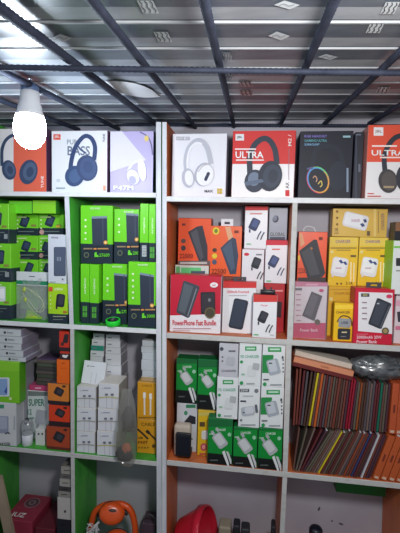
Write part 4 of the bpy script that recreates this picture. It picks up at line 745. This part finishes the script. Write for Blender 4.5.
# two long flat boxes lying askew on the sleeves
def slab(label,ptL,ptR,th,y,d,c,side,name='flat_box'):
    A,B=P(ptL[0],ptL[1],y),P(ptR[0],ptR[1],y); a=math.atan2(B.z-A.z,B.x-A.x); L=(B-A).length
    root=empty(name,((A+B)/2),label,'box',None,(0,-a,0)); m=MB(); b=box_bm(-L/2,L/2,0,d,0,th,.0015); m.v=[v.co.copy() for v in b.verts]
    for f in b.faces: m.f.append([v.index for v in f.verts]); m.m.append(m.mi(M(side if f.normal.y<-.5 else c,.5)))
    b.free(); m.build('carton',(0,0,0),root); return root,L
r1,L1_=slab('long flat box with salmon front and maroon underside lying askew on the sleeves',(292.4,365.6),(352,380.6),.034,.008,.10,(190,120,90),(214,140,104))
m=MB(); m.bm(box_bm(-L1_/2,L1_/2,-.0007,.0002,.0,.015,.0002),M((104,36,36))); m.build('maroon_band',(0,0,0),r1); 
m=MB(); vs,fs=text_mesh('SUPER'); m.add([(-.01+a*.03,-.0008,.021+b*.006) for a,b in vs],fs,M((150,84,60))); m.build('lettering',(0,0,0),r1)
r2,_=slab('long cream flat box lying on the salmon and maroon one under the shelf',(293.6,360),(350,375),.019,.03,.08,(204,196,186),(206,192,178))
r2.rotation_euler=r1.rotation_euler; r2.location=r1.location+Vector((0,.02,0))+Matrix.Rotation(r1.rotation_euler.y,3,'Y')@Vector((-.002,0,.0346))
# dark crumpled bag
cx=P(371,367,.05); m=MB(); bm_d=noisy('dark_bag',(44,48,54),(120,126,130),(30,30,44),.25,.42,.68,8,.5)
cl=empty('dark_bag',(cx.x,.055,P(374,380,.05).z),'crumpled clear bag of black goods lying on the sleeves at the right','plastic bag')
lump(m,(cx.x+.030,.058,cx.z+.0),(.096,.044,.042),bm_d,5,.22,4,2.6); m.build('contents',cl.location,cl,True)
m=MB(); lump(m,(cx.x+.030,.058,cx.z+.0),(.101,.048,.045),film('grey_film',(196,200,204),.14,.12,.26),5,.26,4,4.2); m.build('bag_film',cl.location,cl,True)
# ------------------------------------------------------------------ bottom tier
L4,R4=SH['L4'],SH['R4']
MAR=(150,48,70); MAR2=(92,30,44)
def book(label,px0,px1,y,d,zb,zt,c,rotz=0.0,group='maroon boxed books',deco=None,xoff=0):
    xl,xr=P(px0,530,y).x,P(px1,530,y).x; root=empty('maroon_box',((xl+xr)/2+xoff,y+d/2,zb),label,'box',group,(0,0,rotz)); w=xr-xl
    m=MB(); m.bm(box_bm(-w/2,w/2,-d/2,d/2,.0006,zt-zb,.002),M(c,.45)); m.build('carton',(0,0,0),root)
    if deco:
        m=MB(); h=zt-zb+.0006
        def e(cx,cy,rx,ry,c,dz): m.face([(cx+rx*math.cos(2*math.pi*i/24),cy+ry*math.sin(2*math.pi*i/24),h+dz) for i in range(24)],M(c))
        e(.0,.03,.034,.034,(150,110,120),0); e(0,.03,.028,.028,(90,60,72),.0003); e(0,.03,.016,.016,(150,120,128),.0006); e(0,.03,.009,.009,(96,66,80),.0009); m.build('medallion',(0,0,0),root)
        m=MB(); vs,fs=text_mesh('JUZ'); m.add([(-.048+a*.064,-.072+b*.034,h) for a,b in vs],fs,M((226,220,220))); m.build('lettering',(0,0,0),root)
    return zt
zt=P(20,521,.03).z; st=(zt-L4)/3
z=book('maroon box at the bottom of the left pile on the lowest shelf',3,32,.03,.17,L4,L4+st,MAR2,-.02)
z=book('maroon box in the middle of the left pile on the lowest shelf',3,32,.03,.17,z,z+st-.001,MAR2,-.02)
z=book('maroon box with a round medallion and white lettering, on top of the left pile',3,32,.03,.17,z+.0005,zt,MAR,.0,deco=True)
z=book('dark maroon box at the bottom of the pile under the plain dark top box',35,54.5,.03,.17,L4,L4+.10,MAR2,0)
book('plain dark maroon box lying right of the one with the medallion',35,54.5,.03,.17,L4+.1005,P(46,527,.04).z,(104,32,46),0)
zz=L4
parts=[(575,519.6,(34,34,44),'black box at the foot of the tall pile by the partition'),(519.6,497.6,(196,190,186),'white box with a dark dot in the tall pile by the partition'),(497.4,491.6,(150,146,140),'thin grey box above the white box with the dot'),(491.6,487,(70,68,72),'thin dark box in the tall pile, above the thin grey one'),(487,479,(170,166,160),'pale box in the middle of the tall pile by the partition'),(479,474.4,(110,106,106),'thin mid grey box in the tall pile by the partition'),(474.4,466.6,(160,156,150),'pale box near the top of the tall pile by the partition')]
for k,(yb,yt,c,lb) in enumerate(parts):
    x0=56.6+k*.7; xr=71
    zz=bx('small_box','box',lb,(x0,yt,xr,yb),.02,.09,zz,c,top=tuple(int(v*.85) for v in c),pr=([E(65,511.5,1,1.4,(40,40,46))] if k==1 else [R(x0+3,(yt+min(yb,530))/2-.4,x0+9,(yt+min(yb,530))/2+.5,tuple(int(v*.55) for v in c))]),group='boxes in a tall pile on the lowest shelf')
a,b=P(65,466,.02),P(71,466,.02); m=MB(); h=P(68,459.6,.02).z
m.add([(a.x,.03,zz+.0003),(b.x,.03,zz+.0003),(b.x,.07,zz+.0003),(a.x,.07,zz+.0003),(b.x-.002,.04,h),(b.x-.002,.06,h)],[[0,3,2,1],[0,1,4],[1,2,5,4],[2,3,5],[0,4,5,3]],M((40,40,48))); tag(m.build('dark_wedge',(b.x-.01,.05,zz)),'small dark wedge shaped holder on top of the tall pile','holder')
# plank leaning at far left
A0,A1=P(-4,477,-.028),P(11,545,-.028); dv=(A1-A0).normalized(); A1=A0+dv*((A0.z-0.005)/-dv.z); wv=Vector((.040,0,.006)); tv=Vector((0,.014,0))
m=MB(); pw=noisy('plank_wood',(150,132,112),(176,158,136),(4,30,4),.7); q=[A0-wv*.5,A0+wv*.5,A1+wv*.5,A1-wv*.5]
m.face([q[0],q[3],q[2],q[1]],pw); m.face([p+tv for p in q],pw)
for i in range(4): m.face([q[i],q[(i+1)%4],q[(i+1)%4]+tv,q[i]+tv],pw)
tag(m.build('wooden_plank',A1),'pale wooden plank leaning against the left unit at the bottom left corner','plank')
# orange headphones
HO=(222,84,30); yh=.07
hp=empty('headphones',(P(113,560,yh).x,yh,L4),'orange over ear headphones standing on the lowest shelf','headphones')
def hz(x,y,yy=yh): return P(x,y,yy)
m=MB(); tube_mb(m,[hz(p.x,p.y) for p in smooth_pts([(90,545),(91,527),(95,512),(104,505.5),(114,504),(124,505),(131,511),(135,526),(135,545)],6)],.013,M(HO,.35),10); m.build('headband',hp.location,hp,True)
m=MB(); tube_mb(m,[hz(p.x,p.y,yh-.004) for p in smooth_pts([(98,515),(105,509.6),(114,508.6),(122,509.6),(128,514)],6)],.009,M((34,28,30),.6),10); m.build('pad',hp.location,hp,True)
for cx,cy,nm in ((112,513.5,'ear_cup'),(117,541,'ear_cup')):
    c=hz(cx,cy,yh-.035); m=MB(); mt=Matrix.Translation(c) @ Matrix.Rotation(math.radians(76 if cx==113 else 60),4,'X') @ Matrix.Rotation(.3,4,'Y') @ Matrix.Diagonal((1.28,1.02,1,1))
    lathe_mb(m,[(.001,.018),(.022,.017),(.034,.012),(.040,.003),(.041,-.006),(.038,-.012)],M(HO,.3),28,mt); o=m.build(nm,hp.location,hp,True)
    m=MB(); lathe_mb(m,[(.038,-.012),(.042,-.018),(.038,-.028),(.020,-.030),(.001,-.030)],M((30,26,28),.7),28,mt); m.build('cushion',hp.location,o,True)
    m=MB(); lathe_mb(m,[(.001,.0188),(.010,.0186),(.011,.016)],M((60,30,22),.4),16,mt @ Matrix.Translation((0,.012,0)) @ Matrix.Diagonal((1.2,.6,1,1))); m.build('badge',hp.location,o)
for sx in (91,134.6):
    m=MB(); p0=hz(sx,536); m.bm(box_bm(p0.x-.014,p0.x+.014,yh-.02,yh+.02,L4+.0005,p0.z,.006,2),M((36,32,36),.5)); m.build('side_cup',hp.location,hp,True)
def tangle(name,label,cx,cy,y,rx,rz,ry,r,col,seed,n=26,cat='cable'):
    rr=random.Random(seed); pts=[]
    c=P(cx,cy,y); s=.0039; zmin=L4+r+.0006
    for k in range(n): pts.append((c.x+rr.uniform(-rx,rx)*s, y+rr.uniform(-ry,ry), max(zmin,c.z+rr.uniform(-rz,rz)*s)))
    pts.append((c.x,y,zmin)); m=MB(); tube_mb(m,smooth_pts(pts,7),r,M(col,.45),6); tag(m.build(name,(c.x,y,zmin-r),smooth=True),label,cat)
tangle('cable_tangle','tangled white cables beside the left of the orange headphones',92,533,.02,8,12,.014,.0016,(210,210,212),3,34)
m=MB(); pts=[]
for t in range(60):
    a=t/60*2*math.pi*3; pts.append(P(148+8.5*math.cos(a)+t*.03,529+15*math.sin(a)+(t%7)*.25,.05+.0004*t))
pts=[Vector((p.x,p.y,max(p.z,L4+.002))) for p in pts]; p=P(148,575,.05); pts.append(Vector((p.x,.06,L4+.002)))
tube_mb(m,pts,.0012,M((70,66,70),.5),6); tag(m.build('wire_coil',(p.x,.06,L4),smooth=True),'loose coil of dark wire right of the orange headphones','wire')
bx('grey_carton','box','dark purplish carton behind the dark wire coil on the lowest shelf',(141,524,155,575),.08,.08,L4,(84,66,78))
# red bucket on its side
B0=Vector((P(180.5,545,.1).x,.105,0)); B1=Vector((P(209,545,.1).x,.085,0)); r0,r1=.076,.122; B0.z=R4+r0+.026; B1.z=R4+r1+.010
ax=(B1-B0); Lb=ax.length; rotm=ax.to_track_quat('Z','Y').to_matrix().to_4x4(); mt=Matrix.Translation(B0) @ rotm
bk_=empty('bucket',(B0.x+.05,.1,R4),'red plastic bucket lying on its side on the lowest shelf','bucket'); RB=M((196,30,52),.35)
m=MB(); lathe_mb(m,[(.001,0),(r0*.96,0),(r0,.004),(r1-.004,Lb-.03)],RB,40,mt); lathe_mb(m,[(r1-.007,Lb-.03),(r0-.004,.006),(.001,.005)],RB,40,mt); m.build('body',bk_.location,bk_,True)
m=MB(); lathe_mb(m,[(r1-.006,Lb-.032),(r1+.001,Lb-.032),(r1+.001,Lb-.004),(r1-.001,Lb),(r1-.006,Lb),(r1-.008,Lb-.004),(r1-.006,Lb-.032)],M((206,36,58),.35),40,mt); m.build('rim',bk_.location,bk_,True)
# odds and ends whose tops show at the lowest edge
def odd(name,label,px0,px1,top,y,d,c,cat='box',rough=.6):
    xl,xr=P(px0,530,y).x,P(px1,530,y).x; zt=P((px0+px1)/2,top,y).z; m=MB(); b=box_bm(xl,xr,y,y+d,R4+.0006,zt,.008,3); m.bm(b,M(c,rough)); tag(m.build(name,((xl+xr)/2,y+d/2,R4)),label,cat)
odd('beige_pouch','beige bundle whose top shows just right of the red bucket',218.5,231,527.5,.05,.06,(150,138,120),'bundle')
odd('black_adapter','taller black adapter showing at the bottom edge, right of the beige bundle',233,240,526,.05,.05,(34,34,40),'adapter')
odd('black_adapter','lower black adapter showing at the bottom edge, second right of the beige bundle',241,250,529.5,.05,.05,(44,44,50),'adapter')
odd('black_adapter','black adapter standing against the middle post at the bottom edge',271.5,276,527,.02,.05,(36,36,42),'adapter')
c=P(316,527,.08); m=MB(); rr=.026; z1=c.z-R4+.002
lathe_mb(m,[(.001,.0005),(rr,.0005),(rr,z1-.012),(rr*.8,z1-.004),(rr*.4,z1),(.001,z1)],M((24,26,40),.4),24,Matrix.Translation((c.x,.08,R4))); tag(m.build('round_speaker',(c.x,.08,R4),smooth=True),'dark round topped canister at the bottom edge under the sleeves','canister')
BULB=80.0; WORLD=.20; KEY=8.6; EXPO=0.38; KLOC=(.15,-1.15,1.82)
# ------------------------------------------------------------------ lamp
BY=-.46
c=P(30,120,BY); s=(P(40,120,BY)-P(30,120,BY)).length/10
bulb=empty('light_bulb',P(30,149,BY),'glowing white LED bulb hanging from the steel bar at upper left','light bulb')
def pr_(lst): return [(r*s,(149-y)*s+P(30,149,BY).z) for r,y in lst]
TR=Matrix.Translation((c.x,c.y,0))
m=MB(); lathe_mb(m,pr_([(0.01,149),(5,148),(9,145.5),(12.3,141),(14,135),(14.3,129),(13.6,123),(12.6,119)]),emis("bulb_glow",(.76,.87,1.0),BULB),24,TR); m.build('globe',bulb.location,bulb,True)
m=MB(); lathe_mb(m,pr_([(12.6,119),(12.8,117.5),(11.5,115),(10.5,110),(9,106),(8.4,97),(7.6,96.5)]),M((214,216,220),.4),24,TR); m.build('housing',bulb.location,bulb,True)
m=MB(); lathe_mb(m,pr_([(7.6,97),(7.9,96.5),(7.9,92),(6,90),(1.5,87),(1.2,86)]),M((88,110,150),.4),24,TR); m.build('socket',bulb.location,bulb,True)
m=MB(); tube_mb(m,[Vector((c.x,c.y,P(30,87,BY).z)),Vector((c.x+.002,c.y,P(30,78,BY).z)),Vector((c.x,c.y+.003,P(30,69,BY).z))],.0018,M((190,196,206))); m.build('wire',bulb.location,bulb)
# ------------------------------------------------------------------ light and view
wd=bpy.data.worlds.new('world'); S.world=wd; wd.use_nodes=True
bg=wd.node_tree.nodes['Background']; bg.inputs[0].default_value=(.80,.88,1.0,1); bg.inputs[1].default_value=WORLD
ld=bpy.data.lights.new('shop_lamp','AREA'); ld.shape='DISK'; ld.size=.16; ld.energy=KEY; ld.color=(1,.98,.96)
lo=bpy.data.objects.new('shop_lamp',ld); COL.objects.link(lo); lo.location=KLOC
lo.rotation_euler=(Vector((.0,0,1.25))-Vector(KLOC)).to_track_quat('-Z','Y').to_euler()
S.view_settings.view_transform='Standard'; S.view_settings.look='None'; S.view_settings.gamma=1; S.view_settings.use_curve_mapping=False
S.view_settings.exposure=EXPO
